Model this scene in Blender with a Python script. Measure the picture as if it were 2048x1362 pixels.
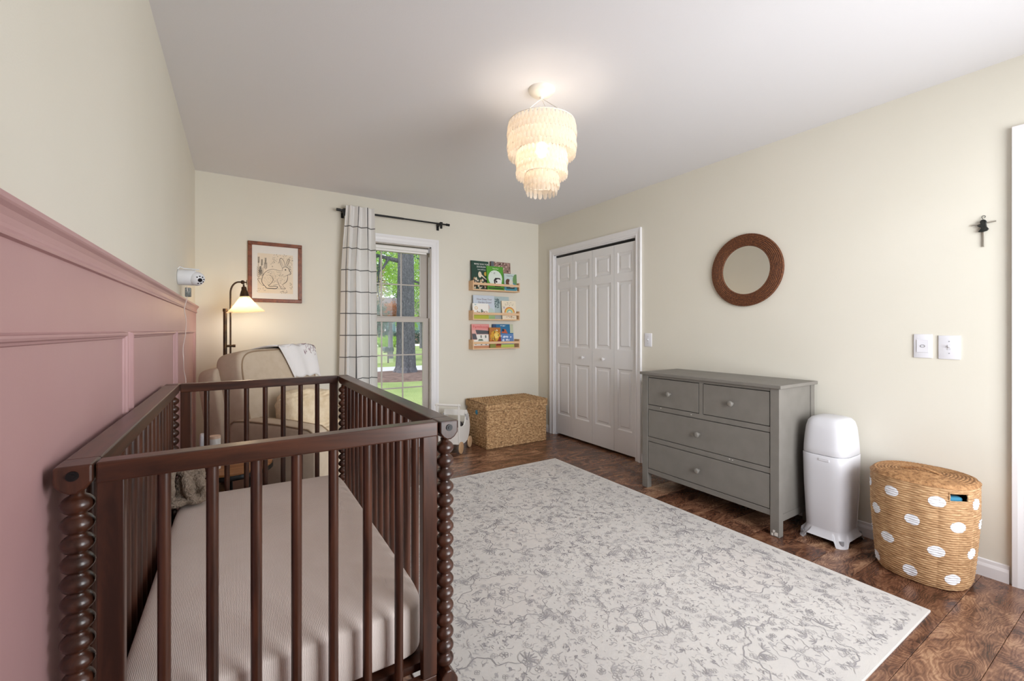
import bpy, bmesh, math, random
from math import sin, cos, pi, radians as RAD, sqrt, floor as fl
from mathutils import Vector, Matrix
random.seed(7)
SC = bpy.context.scene
COL = SC.collection
for o in list(bpy.data.objects): bpy.data.objects.remove(o)

# ------------------------------------------------------------------ camera
FPX = 867.0
TH = math.atan((1024-477)/FPX)
HC = 1.18
cd = bpy.data.cameras.new('camera'); cam = bpy.data.objects.new('camera', cd); COL.objects.link(cam)
cd.sensor_width = 36.0; cd.sensor_fit = 'HORIZONTAL'; cd.lens = 36.0*FPX/2048
cd.shift_y = -(681-660)/2048
cd.clip_start = 0.02; cd.clip_end = 400
cam.location = (0, 0, HC); cam.rotation_euler = (pi/2, 0, -TH)
SC.camera = cam

# ------------------------------------------------------------------ world, sun, exposure
W = bpy.data.worlds.new('world'); SC.world = W; W.use_nodes = True
nt = W.node_tree; nt.nodes.clear()
wo = nt.nodes.new('ShaderNodeOutputWorld'); bg = nt.nodes.new('ShaderNodeBackground')
sky = nt.nodes.new('ShaderNodeTexSky'); sky.sky_type = 'NISHITA'; sky.sun_disc = False
sky.sun_elevation = RAD(52); sky.sun_rotation = RAD(-90); sky.dust_density = 3.0; sky.air_density = 0.7; sky.ozone_density = 0.6
mx = nt.nodes.new('ShaderNodeMix'); mx.data_type = 'RGBA'; mx.inputs[0].default_value = 0.62
mx.inputs[7].default_value = (5.2, 5.3, 5.4, 1)
nt.links.new(sky.outputs[0], mx.inputs[6]); nt.links.new(mx.outputs[2], bg.inputs[0])
bg.inputs[1].default_value = 0.31
nt.links.new(bg.outputs[0], wo.inputs[0])

def light(name, kind, loc, power, color=(1, 1, 1), rot=(0, 0, 0), parent=None, **kw):
    l = bpy.data.lights.new(name, kind); l.energy = power; l.color = color
    for k, v in kw.items(): setattr(l, k, v)
    o = bpy.data.objects.new(name, l); COL.objects.link(o); o.location = loc; o.rotation_euler = rot
    if parent: o.parent = parent
    return o
light('sun', 'SUN', (-20, 5, 30), 1.5, (1, .96, .88), (0, RAD(-42), 0), angle=RAD(6))
# added soft fill light, shining in through an invented window behind the camera
light('added_fill_light', 'AREA', (1.8, -1.7, 1.40), 205, (.97, .985, 1.0), (RAD(95), 0, 0), shape='RECTANGLE', size=3.4, size_y=2.2)
SC.view_settings.view_transform = 'Standard'; SC.view_settings.look = 'None'
SC.view_settings.exposure = 0.3; SC.view_settings.gamma = 1.0; SC.view_settings.use_curve_mapping = False
SC.cycles.max_bounces = 10; SC.cycles.diffuse_bounces = 6; SC.cycles.transparent_max_bounces = 16
SC.cycles.caustics_reflective = False; SC.cycles.caustics_refractive = False

# ------------------------------------------------------------------ materials
def srgb(r, g, b):
    f = lambda c: (c/255/12.92) if c <= 10.3 else ((c/255+.055)/1.055)**2.4
    return (f(r), f(g), f(b), 1)
MATS = {}
def newmat(name):
    m = bpy.data.materials.new(name); m.use_nodes = True; MATS[name] = m
    n = m.node_tree; return m, n, n.nodes['Principled BSDF'], n.nodes['Material Output']
def N(n, t, **kw):
    x = n.nodes.new(t)
    for k, v in kw.items(): setattr(x, k, v)
    return x
def mixc(n, fac, a, b):
    x = N(n, 'ShaderNodeMix'); x.data_type = 'RGBA'
    for s, v in ((0, fac), (6, a), (7, b)):
        if hasattr(v, 'links'): n.links.new(v, x.inputs[s])
        else: x.inputs[s].default_value = v
    return x.outputs[2]
def math_(n, op, a, b=0.0):
    x = N(n, 'ShaderNodeMath', operation=op)
    for s, v in ((0, a), (1, b)):
        if hasattr(v, 'links'): n.links.new(v, x.inputs[s])
        else: x.inputs[s].default_value = v
    return x.outputs[0]
def ramp(n, src, pts):
    r = N(n, 'ShaderNodeValToRGB'); e = r.color_ramp.elements
    while len(e) < len(pts): e.new(0.5)
    for el, (p, c) in zip(e, pts): el.position = p; el.color = c
    n.links.new(src, r.inputs[0]); return r.outputs[0]
def coords(n, scale=(1, 1, 1), out='Object', rnd=0):
    tc = N(n, 'ShaderNodeTexCoord'); mp = N(n, 'ShaderNodeMapping'); mp.inputs[3].default_value = scale
    n.links.new(tc.outputs[out], mp.inputs[0])
    if rnd:
        oi = N(n, 'ShaderNodeObjectInfo'); vm = N(n, 'ShaderNodeVectorMath', operation='SCALE')
        vm.inputs[0].default_value = (rnd, rnd*1.7, rnd*.6); n.links.new(oi.outputs['Random'], vm.inputs['Scale'])
        n.links.new(vm.outputs[0], mp.inputs[1])
    return mp.outputs[0]
def noise(n, vec, scale, detail=3, rough=.5, dist=0):
    x = N(n, 'ShaderNodeTexNoise'); x.inputs['Scale'].default_value = scale; x.inputs['Detail'].default_value = detail
    x.inputs['Roughness'].default_value = rough; x.inputs['Distortion'].default_value = dist
    n.links.new(vec, x.inputs['Vector']); return x.outputs['Fac']
def bump(n, b, h, strength, dist=.002):
    x = N(n, 'ShaderNodeBump'); x.inputs['Strength'].default_value = strength; x.inputs['Distance'].default_value = dist
    n.links.new(h, x.inputs['Height']); n.links.new(x.outputs[0], b.inputs['Normal'])
def paint(name, c, rough=.5, c2=None, vs=8, bs=None, bstr=.2, bd=.001, metal=0, spec=.5, coat=0, scale=(1, 1, 1)):
    """plain surface: base colour, optional mottling towards c2, optional fine noise relief"""
    m, n, b, o = newmat(name)
    b.inputs['Base Color'].default_value = srgb(*c); b.inputs['Roughness'].default_value = rough
    b.inputs['Metallic'].default_value = metal; b.inputs['Specular IOR Level'].default_value = spec
    b.inputs['Coat Weight'].default_value = coat
    if c2 or bs: v = coords(n, scale)
    if c2:
        f = ramp(n, noise(n, v, vs, 4), [(.35, (0, 0, 0, 1)), (.7, (1, 1, 1, 1))])
        n.links.new(mixc(n, f, srgb(*c), srgb(*c2)), b.inputs['Base Color'])
    if bs: bump(n, b, noise(n, v, bs, 3), bstr, bd)
    return m
def wood(name, dark, light_, scale, rough=.4, coat=.0, rnd=5, contrast=(.35, .7), gs=6, spec=.5):
    m, n, b, o = newmat(name)
    v = coords(n, scale, rnd=rnd)
    a = noise(n, v, gs, 6, .62, .6)
    c = ramp(n, a, [(contrast[0], srgb(*dark)), (contrast[1], srgb(*light_))])
    n.links.new(c, b.inputs['Base Color']); b.inputs['Roughness'].default_value = rough
    b.inputs['Coat Weight'].default_value = coat; b.inputs['Coat Roughness'].default_value = .15
    b.inputs['Specular IOR Level'].default_value = spec
    bump(n, b, a, .12, .001)
    return m
paint('wall_cream', (223, 219, 207), .75, (220, 216, 203), 1.5, 260, .16, .0015)
paint('ceiling_white', (226, 225, 228), .85, bs=180, bstr=.15, bd=.0015)
paint('pink_paint', (186, 148, 148), .5, (182, 143, 143), 3, 220, .12, .001)
paint('trim_white', (232, 231, 233), .38)
paint('door_white', (228, 227, 228), .42, bs=90, bstr=.08, scale=(1, 1, .1))
paint('vinyl_taupe', (176, 168, 160), .45)
paint('shade_white', (236, 234, 232), .6)
paint('black_metal', (22, 21, 22), .4, metal=.3)
paint('bronze', (52, 38, 26), .42, (84, 58, 32), 30, metal=.55)
paint('dresser_grey', (124, 120, 114), .5, (118, 114, 108), 12, 300, .06)
paint('chip_white', (225, 222, 216), .6)
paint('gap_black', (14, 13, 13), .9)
paint('plastic_white', (212, 212, 217), .33, spec=.45)
paint('plastic_grey', (150, 150, 155), .4)
paint('plate_white', (226, 226, 232), .35)
paint('monitor_white', (222, 224, 228), .35)
paint('lens_black', (14, 14, 18), .15)
paint('label_grey', (150, 155, 152), .6, (90, 95, 92), 60)
paint('sheet', (238, 225, 218), .9, (233, 219, 211), 6)
paint('upholstery', (196, 180, 160), .95, (188, 171, 150), 20, 500, .25, .001)
paint('piping_brown', (150, 128, 104), .9)
paint('pillow_cream', (222, 205, 178), .95, (205, 184, 152), 22, 90, .7, .006)
paint('throw_white', (226, 224, 224), .95, bs=300, bstr=.4, bd=.002)
paint('ink_dark', (52, 48, 48), .8)
paint('ink_green', (96, 116, 100), .8)
paint('ink_rose', (140, 112, 120), .8)
paint('plush', (166, 150, 134), 1.0, (142, 126, 110), 45, 120, 1.0, .012)
paint('can_white', (230, 228, 224), .4)
paint('can_lid', (226, 196, 172), .5)
paint('cord_white', (232, 222, 218), .5)
paint('shelf_pine', (226, 190, 152), .55, (214, 174, 132), 6, scale=(.4, 4, 4))
paint('page_white', (232, 228, 218), .8)
paint('pram_white', (232, 230, 226), .45)
paint('pram_wood', (206, 172, 136), .55, (190, 154, 116), 10)
paint('blue_cloth', (60, 130, 160), .9)
paint('dark_cloth', (46, 42, 46), .9, (84, 80, 84), 60)
paint('dot_white', (236, 238, 244), .8, bs=220, bstr=.5, bd=.002)
paint('pewter', (62, 64, 62), .38, (40, 42, 40), 80, metal=.6)
paint('silver', (186, 180, 170), .3, metal=.7)
paint('mat_board', (226, 222, 216), .8)
paint('print_paper', (228, 215, 197), .8, (224, 208, 184), 5)
paint('rug_cream', (214, 210, 205), 1.0, (208, 204, 200), 5, 700, .4, .002)
paint('rug_tint', (210, 205, 200), 1.0)
paint('rug_grey', (176, 172, 172), 1.0)
paint('rug_dark', (158, 154, 155), 1.0)
paint('rug_light', (192, 188, 187), 1.0)
paint('canopy_white', (232, 226, 216), .4)
paint('scratch', (120, 112, 100), .8)
wood('walnut', (44, 23, 15), (88, 50, 33), (3, 3, .35), .34, .25, gs=9)
wood('walnut_long', (44, 23, 15), (90, 51, 34), (3, .25, 3), .34, .25, gs=9)
wood('walnut_cross', (46, 24, 16), (94, 54, 36), (.3, 3, 3), .34, .25, gs=9)
wood('table_wood', (150, 96, 52), (186, 128, 76), (.6, 4, 4), .4, gs=5)
wood('frame_wood', (96, 46, 22), (142, 76, 38), (3, 3, 3), .4, gs=10)
# laminate floor: figured walnut, each plank its own grain and tone
def floor_mat():
    m, n, b, o = newmat('walnut_plank')
    v = coords(n, (1.0, 2.3, 1), rnd=40)
    # swirling figure: bands of a strongly warped field
    wn_ = N(n, 'ShaderNodeTexNoise'); wn_.inputs['Scale'].default_value = 2.6; wn_.inputs['Detail'].default_value = 2; n.links.new(v, wn_.inputs['Vector'])
    vm = N(n, 'ShaderNodeVectorMath', operation='MULTIPLY_ADD'); vm.inputs[1].default_value = (.9, 1.5, .9)
    n.links.new(wn_.outputs['Color'], vm.inputs[0]); n.links.new(v, vm.inputs[2])
    wv = N(n, 'ShaderNodeTexWave'); wv.wave_type = 'BANDS'; wv.bands_direction = 'Y'
    wv.inputs['Scale'].default_value = 7; wv.inputs['Distortion'].default_value = 9; wv.inputs['Detail'].default_value = 3
    wv.inputs['Detail Scale'].default_value = 1.5; wv.inputs['Detail Roughness'].default_value = .6
    n.links.new(vm.outputs[0], wv.inputs['Vector'])
    broad = noise(n, v, 2.4, 6, .62, 2.6)
    fine = noise(n, coords(n, (7, 70, 1), rnd=40), 4, 4, .6)
    s = math_(n, 'ADD', math_(n, 'MULTIPLY', wv.outputs['Fac'], .13), math_(n, 'MULTIPLY', broad, .95))
    s = math_(n, 'ADD', s, math_(n, 'MULTIPLY', math_(n, 'SUBTRACT', fine, .5), .28))
    c = ramp(n, s, [(.28, srgb(58, 40, 33)), (.43, srgb(103, 73, 58)), (.56, srgb(142, 105, 83)), (.76, srgb(194, 158, 127))])
    oi = N(n, 'ShaderNodeObjectInfo')
    tone = ramp(n, oi.outputs['Random'], [(0, srgb(186, 168, 160)), (.5, srgb(228, 216, 210)), (1, srgb(255, 252, 248))])
    mm = N(n, 'ShaderNodeMix'); mm.data_type = 'RGBA'; mm.blend_type = 'MULTIPLY'; mm.inputs[0].default_value = 1
    n.links.new(c, mm.inputs[6]); n.links.new(tone, mm.inputs[7]); n.links.new(mm.outputs[2], b.inputs['Base Color'])
    b.inputs['Roughness'].default_value = .27; b.inputs['Specular IOR Level'].default_value = .6
    bump(n, b, s, .12, .001)
floor_mat()
def curtain_mat():
    m, n, b, o = newmat('curtain_plaid')
    tc = N(n, 'ShaderNodeTexCoord'); sp = N(n, 'ShaderNodeSeparateXYZ'); n.links.new(tc.outputs['UV'], sp.inputs[0])
    def line(s, off):
        f = math_(n, 'FRACT', math_(n, 'DIVIDE', math_(n, 'ADD', s, off), .197)); return math_(n, 'LESS_THAN', f, .042)
    l = math_(n, 'MAXIMUM', line(sp.outputs[0], .125), line(sp.outputs[1], -2.113+.197*20))
    lin = noise(n, coords(n, (500, 120, 1), 'UV'), 1, 2)
    base = mixc(n, lin, srgb(234, 232, 230), srgb(250, 249, 248))
    n.links.new(mixc(n, l, base, srgb(62, 60, 66)), b.inputs['Base Color']); b.inputs['Roughness'].default_value = .95
    tr = N(n, 'ShaderNodeBsdfTranslucent'); tr.inputs[0].default_value = srgb(214, 212, 210)
    ms = N(n, 'ShaderNodeMixShader'); ms.inputs[0].default_value = .2
    n.links.new(b.outputs[0], ms.inputs[1]); n.links.new(tr.outputs[0], ms.inputs[2]); n.links.new(ms.outputs[0], o.inputs[0])
curtain_mat()
def glass_mat(name, tint=(1, 1, 1, 1), gl=.06):
    m, n, b, o = newmat(name); n.nodes.remove(b)
    t = N(n, 'ShaderNodeBsdfTransparent'); t.inputs[0].default_value = tint
    g = N(n, 'ShaderNodeBsdfGlossy'); g.inputs['Roughness'].default_value = .02
    ms = N(n, 'ShaderNodeMixShader'); ms.inputs[0].default_value = gl
    n.links.new(t.outputs[0], ms.inputs[1]); n.links.new(g.outputs[0], ms.inputs[2]); n.links.new(ms.outputs[0], o.inputs[0])
glass_mat('pane_glass', (.98, .99, .99, 1), .008)
def drop_mat():
    m, n, b, o = newmat('crystal'); b.inputs['Base Color'].default_value = srgb(240, 232, 222); b.inputs['Roughness'].default_value = .12
    tl = N(n, 'ShaderNodeBsdfTranslucent'); tl.inputs[0].default_value = srgb(250, 240, 226)
    tp = N(n, 'ShaderNodeBsdfTransparent'); tp.inputs[0].default_value = (.97, .95, .92, 1)
    m1 = N(n, 'ShaderNodeMixShader'); m1.inputs[0].default_value = .5
    m2 = N(n, 'ShaderNodeMixShader'); m2.inputs[0].default_value = .5
    n.links.new(b.outputs[0], m1.inputs[1]); n.links.new(tl.outputs[0], m1.inputs[2])
    n.links.new(m1.outputs[0], m2.inputs[1]); n.links.new(tp.outputs[0], m2.inputs[2]); n.links.new(m2.outputs[0], o.inputs[0])
drop_mat()
def amber_mat():
    m, n, b, o = newmat('amber_glass'); b.inputs['Base Color'].default_value = srgb(246, 230, 202); b.inputs['Roughness'].default_value = .15
    tl = N(n, 'ShaderNodeBsdfTranslucent'); tl.inputs[0].default_value = srgb(255, 240, 214)
    tp = N(n, 'ShaderNodeBsdfTransparent'); tp.inputs[0].default_value = (1, .95, .86, 1)
    m1 = N(n, 'ShaderNodeMixShader'); m1.inputs[0].default_value = .5
    m2 = N(n, 'ShaderNodeMixShader'); m2.inputs[0].default_value = .68
    n.links.new(b.outputs[0], m1.inputs[1]); n.links.new(tl.outputs[0], m1.inputs[2])
    n.links.new(m1.outputs[0], m2.inputs[1]); n.links.new(tp.outputs[0], m2.inputs[2]); n.links.new(m2.outputs[0], o.inputs[0])
amber_mat()
def emit(name, c, s):
    m, n, b, o = newmat(name); n.nodes.remove(b); e = N(n, 'ShaderNodeEmission'); e.inputs[0].default_value = c; e.inputs[1].default_value = s
    n.links.new(e.outputs[0], o.inputs[0])
emit('bulb_warm', (1, .82, .55, 1), 9); emit('bulb_white', (1, .9, .74, 1), 7)
m_, n_, b_, o_ = newmat('mirror_glass'); b_.inputs['Base Color'].default_value = (.9, .9, .89, 1); b_.inputs['Metallic'].default_value = 1; b_.inputs['Roughness'].default_value = .02
def sheet_mat():
    m = MATS['sheet']; n = m.node_tree; b = n.nodes['Principled BSDF']
    wv = N(n, 'ShaderNodeTexWave'); wv.bands_direction = 'X'; wv.inputs['Scale'].default_value = 90; wv.inputs['Distortion'].default_value = 3; wv.inputs['Detail'].default_value = 2
    n.links.new(coords(n), wv.inputs[0]); bump(n, b, wv.outputs['Fac'], .3, .0015)
sheet_mat()
def weave_mat(name, dark, mid, light_, sc):
    m, n, b, o = newmat(name); v = coords(n, sc)
    a = noise(n, v, 1, 4, .7)
    n.links.new(ramp(n, a, [(.3, srgb(*dark)), (.5, srgb(*mid)), (.72, srgb(*light_))]), b.inputs['Base Color'])
    b.inputs['Roughness'].default_value = .75; bump(n, b, a, .5, .003)
weave_mat('seagrass', (92, 66, 42), (176, 138, 96), (226, 196, 152), (38, 38, 75))
weave_mat('willow', (128, 92, 58), (186, 146, 104), (222, 190, 148), (26, 26, 240))
weave_mat('rattan', (44, 22, 12), (96, 54, 29), (146, 92, 54), (130, 130, 130))
weave_mat('willow_lid', (104, 70, 40), (164, 120, 78), (196, 154, 108), (60, 60, 60))
# outdoors
paint('grass', (122, 144, 84), 1, (158, 174, 112), .7, 30, 1, .05)
paint('asphalt', (178, 180, 184), .9); paint('concrete', (222, 220, 212), .9)
paint('mulch', (98, 80, 74), 1, (130, 108, 100), 6, 30, 1, .05)
paint('brick', (166, 128, 114), .9, (190, 160, 146), 3)
paint('mailbox_green', (58, 70, 70), .5); paint('roof_grey', (104, 98, 96), .9); paint('shutter_blue', (128, 158, 162), .5); paint('house_white', (236, 236, 234), .6)
def bark():
    m, n, b, o = newmat('bark'); v = coords(n, (9, 9, 2.0)); a = noise(n, v, 5, 5, .7, 1.2)
    n.links.new(ramp(n, a, [(.3, srgb(66, 66, 74)), (.5, srgb(118, 118, 126)), (.72, srgb(164, 164, 170))]), b.inputs['Base Color'])
    b.inputs['Roughness'].default_value = 1; bump(n, b, a, 1, .06)
bark()
def leaf(name, a, b2):
    m, n, b, o = newmat(name); v = coords(n); f = noise(n, v, 1.6, 3)
    c = mixc(n, ramp(n, f, [(.35, (0, 0, 0, 1)), (.65, (1, 1, 1, 1))]), srgb(*a), srgb(*b2)); n.links.new(c, b.inputs['Base Color'])
    b.inputs['Roughness'].default_value = .7; tl = N(n, 'ShaderNodeBsdfTranslucent'); n.links.new(c, tl.inputs[0])
    ms = N(n, 'ShaderNodeMixShader'); ms.inputs[0].default_value = .4
    n.links.new(b.outputs[0], ms.inputs[1]); n.links.new(tl.outputs[0], ms.inputs[2]); n.links.new(ms.outputs[0], o.inputs[0])
leaf('leaf_dark', (52, 84, 76), (86, 116, 96)); leaf('leaf_lime', (140, 184, 72), (178, 208, 106)); leaf('leaf_mid', (104, 146, 84), (150, 178, 116))
leaf('leaf_rust', (150, 92, 58), (176, 124, 84)); leaf('leaf_pink', (190, 150, 128), (160, 150, 108))

# ------------------------------------------------------------------ mesh helpers
class MB:
    def __init__(s): s.v = []; s.f = []
    def add(s, vs, fs):
        k = len(s.v); s.v += [tuple(p) for p in vs]; s.f += [tuple(i+k for i in q) for q in fs]; return s
    def box(s, x0, x1, y0, y1, z0, z1):
        return s.add([(x0,y0,z0),(x1,y0,z0),(x1,y1,z0),(x0,y1,z0),(x0,y0,z1),(x1,y0,z1),(x1,y1,z1),(x0,y1,z1)],
                     [(0,3,2,1),(4,5,6,7),(0,1,5,4),(1,2,6,5),(2,3,7,6),(3,0,4,7)])
    def cyl(s, a, b, r, r2=None, n=16, caps=True):
        r2 = r if r2 is None else r2; a = Vector(a); b = Vector(b); d = (b-a).normalized()
        u = d.orthogonal().normalized(); w = d.cross(u)
        vs = [a+(u*cos(2*pi*i/n)+w*sin(2*pi*i/n))*r for i in range(n)]+[b+(u*cos(2*pi*i/n)+w*sin(2*pi*i/n))*r2 for i in range(n)]
        fs = [(i, (i+1) % n, n+(i+1) % n, n+i) for i in range(n)]
        if caps: fs += [tuple(range(n-1, -1, -1)), tuple(range(n, 2*n))]
        return s.add(vs, fs)
    def tube(s, pts, r, n=8, closed=False):
        pts = [Vector(p) for p in pts]; m = len(pts); vs = []; u = None
        for i, p in enumerate(pts):
            d = (pts[(i+1) % m]-pts[i-1]) if closed else (pts[min(i+1, m-1)]-pts[max(i-1, 0)])
            d.normalize()
            if u is None: u = d.orthogonal().normalized()
            u = (u-d*u.dot(d)).normalized(); w = d.cross(u)
            rr = r[i] if isinstance(r, (list, tuple)) else r
            vs += [p+(u*cos(2*pi*j/n)+w*sin(2*pi*j/n))*rr for j in range(n)]
        fs = []
        for i in range(m if closed else m-1):
            for j in range(n):
                a, b = i*n, ((i+1) % m)*n; fs.append((a+j, a+(j+1) % n, b+(j+1) % n, b+j))
        if not closed: fs += [tuple(range(n-1, -1, -1)), tuple(range((m-1)*n, m*n))]
        return s.add(vs, fs)
    def lathe(s, prof, n=24, c=(0, 0), caps=True):
        vs = [(c[0]+r*cos(2*pi*j/n), c[1]+r*sin(2*pi*j/n), z) for r, z in prof for j in range(n)]
        fs = [(i*n+j, i*n+(j+1) % n, (i+1)*n+(j+1) % n, (i+1)*n+j) for i in range(len(prof)-1) for j in range(n)]
        if caps: fs += [tuple(range(n-1, -1, -1)), tuple(range((len(prof)-1)*n, len(prof)*n))]
        return s.add(vs, fs)
    def grid(s, fn, nu, nv, closed=False):
        m = nu if closed else nu+1
        vs = [fn(i/nu, j/nv) for j in range(nv+1) for i in range(m)]
        fs = [(j*m+i, j*m+(i+1) % m, (j+1)*m+(i+1) % m, (j+1)*m+i) for j in range(nv) for i in range(nu)]
        return s.add(vs, fs)
    def ball(s, c, r, n=16, m=10):
        r = r if isinstance(r, (tuple, list)) else (r, r, r)
        return s.grid(lambda u, v: (c[0]+r[0]*cos(2*pi*u)*sin(pi*v), c[1]+r[1]*sin(2*pi*u)*sin(pi*v), c[2]-r[2]*cos(pi*v)), n, m, True)
    def prism(s, poly, axis, a, b):
        """poly of 2D points extruded along axis 0/1/2 from a to b"""
        def P(p, t): q = list(p); q.insert(axis, t); return tuple(q)
        n = len(poly); vs = [P(p, a) for p in poly]+[P(p, b) for p in poly]
        return s.add(vs, [(i, (i+1) % n, n+(i+1) % n, n+i) for i in range(n)]+[tuple(range(n-1, -1, -1)), tuple(range(n, 2*n))])
    def super(s, c, h, e=.3, n=32, m=20, taper=None):
        """rounded cushion-like block: superellipsoid centre c, half sizes h"""
        pw = lambda t, e: math.copysign(abs(t)**e, t)
        def f(u, v):
            a = 2*pi*u; p = -pi/2+pi*v; x = pw(cos(p), e)*pw(cos(a), e); y = pw(cos(p), e)*pw(sin(a), e); z = pw(sin(p), e)
            return (c[0]+h[0]*x, c[1]+h[1]*y, c[2]+h[2]*z)
        return s.grid(f, n, m, True)
    def rot(s, M):
        s.v = [tuple(M @ Vector(p)) for p in s.v]; return s
    def build(s, name, mat, parent=None, smooth=False, bevel=0, seg=2, angle=35):
        me = bpy.data.meshes.new(name); bm = bmesh.new()
        vs = [bm.verts.new(p) for p in s.v]
        for q in s.f:
            try: bm.faces.new([vs[i] for i in q])
            except ValueError: pass
        bmesh.ops.remove_doubles(bm, verts=bm.verts, dist=1e-6)
        bmesh.ops.recalc_face_normals(bm, faces=bm.faces)
        if bevel:
            ed = [e for e in bm.edges if len(e.link_faces) == 2 and e.calc_face_angle(0) > RAD(angle)]
            bmesh.ops.bevel(bm, geom=ed, offset=bevel, segments=seg, affect='EDGES', profile=.5, clamp_overlap=True)
        bm.to_mesh(me); bm.free()
        if smooth:
            for p in me.polygons: p.use_smooth = True
            if smooth != 'all':
                try: me.set_sharp_from_angle(angle=RAD(50))
                except Exception: pass
        me.materials.append(MATS[mat])
        o = bpy.data.objects.new(name, me); COL.objects.link(o); o.parent = parent
        return o
def tag(o, label, cat=None, group=None, kind=None):
    o['label'] = label
    if cat: o['category'] = cat
    if group: o['group'] = group
    if kind: o['kind'] = kind
    return o
def thing(name, label, cat, loc=(0, 0, 0), rz=0, group=None):
    o = bpy.data.objects.new(name, None); COL.objects.link(o); o.location = loc; o.rotation_euler = (0, 0, rz); o.empty_display_size = .1
    return tag(o, label, cat, group)
def B(*a): return MB().box(*a)
def copyobj(o, parent=None, loc=None):
    c = o.copy(); COL.objects.link(c)
    if parent is not None: c.parent = parent
    if loc is not None: c.location = loc
    return c
def text(name, s, size, mat, parent, M, ext=.0003, sx=1.0, bold=0):
    """flat lettering: local text plane x right, y up, put in place by matrix M"""
    cu = bpy.data.curves.new(name, 'FONT'); cu.body = s; cu.size = size; cu.align_x = 'CENTER'; cu.align_y = 'CENTER'; cu.extrude = ext; cu.offset = bold
    cu.resolution_u = 2
    t = bpy.data.objects.new(name, cu); COL.objects.link(t)
    bpy.context.view_layer.update()
    me = bpy.data.meshes.new_from_object(t.evaluated_get(bpy.context.evaluated_depsgraph_get()))
    bpy.data.objects.remove(t); bpy.data.curves.remove(cu)
    me.transform(M @ Matrix.Diagonal((sx, 1, 1, 1)))
    me.materials.clear(); me.materials.append(MATS[mat])
    o = bpy.data.objects.new(name, me); COL.objects.link(o); o.parent = parent; return o
def ribbon(mb, pts, w, lift, P, closed=False):
    """flat stroke of width w along 2D points; P(x, y, lift) gives the 3D point"""
    n = len(pts); L = []; Rr = []
    for i, (x, y) in enumerate(pts):
        a = pts[i-1] if (i > 0 or closed) else pts[i]; b = pts[(i+1) % n] if (i < n-1 or closed) else pts[i]
        dx, dy = b[0]-a[0], b[1]-a[1]; l = math.hypot(dx, dy) or 1
        ww = w if closed else w*(.35+.65*sin(pi*min(max((i+.3)/(n-.4), 0), 1)))
        nx, ny = -dy/l*ww/2, dx/l*ww/2
        L.append(P(x+nx, y+ny, lift)); Rr.append(P(x-nx, y-ny, lift))
    vs = L+Rr
    mb.add(vs, [(i, (i+1) % n, n+(i+1) % n, n+i) for i in range(n if closed else n-1)])
def smoothpts(p, k=5, closed=False):
    out = []; n = len(p)
    for i in range(n if closed else n-1):
        g = lambda j: p[j % n] if closed else p[min(max(j, 0), n-1)]
        a, b, c, d = g(i-1), g(i), g(i+1), g(i+2)
        for s in range(k):
            t = s/k
            out.append(tuple(.5*(2*b[q]+(c[q]-a[q])*t+(2*a[q]-5*b[q]+4*c[q]-d[q])*t*t+(3*b[q]-a[q]-3*c[q]+d[q])*t**3) for q in (0, 1)))
    if not closed: out.append(p[-1])
    return out

# ------------------------------------------------------------------ room shell
XL, XR, YB, YN, H = -.29, 3.035, 4.22, -.42, 2.44
def struct(o, label, cat): return tag(o, label, cat, kind='structure')
# floor: planks laid across the room, each its own piece
fo = struct(B(XL-.1, XR+.15, YN-.1, YB+.1, -.05, -.009).build('floor', 'gap_black'), 'dark figured walnut plank floor', 'floor')
PW = .1648; y = .393-PW*5
pj = {.393: 2.74, .5578: 2.17, .7226: 1.15, .8874: 2.02}
plank_mesh = {}
row = 0
while y < YB:
    y1 = min(y+PW, YB); y0 = max(y, YN)
    joint = next((v for k, v in pj.items() if abs(k-y) < .01), XL+random.random()*1.2)
    xs = [joint]
    while xs[0] > XL: xs.insert(0, xs[0]-1.21)
    while xs[-1] < XR+.12: xs.append(xs[-1]+1.21)
    for a, b in zip(xs, xs[1:]):
        a, b = max(a, XL), min(b, XR+.12)
        if b-a < .03 or y1-y0 < .02: continue
        key = (round(b-a, 3), round(y1-y0, 3))
        o = B(-(b-a)/2+.0006, (b-a)/2-.0006, -(y1-y0)/2+.0006, (y1-y0)/2-.0006, -.009, 0).build('plank', 'walnut_plank', fo, bevel=.0012, seg=1) if key not in plank_mesh else None
        if o is None:
            o = bpy.data.objects.new('plank', plank_mesh[key]); COL.objects.link(o); o.parent = fo
        plank_mesh[key] = o.data
        o.location = ((a+b)/2, (y0+y1)/2, 0)
    y += PW; row += 1
struct(B(XL-.1, XR+.15, YN-.1, YB+.1, H, H+.1).build('ceiling', 'ceiling_white'), 'smooth pale grey white ceiling', 'ceiling')
wl = struct(B(XL-.1, XL, YN-.1, YB+.1, 0, H).build('wall_left', 'wall_cream'), 'cream wall above pink wainscot', 'wall')
for (a, b) in (((.95, 1.86), (1.03, 1.857)), ((1.085, 1.80), (1.092, 1.775))):
    B(XL, XL+.0008, min(a[0], b[0]), max(a[0], b[0]), min(a[1], b[1])-.001, max(a[1], b[1])+.001).build('scratch_mark', 'scratch', wl)
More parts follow.
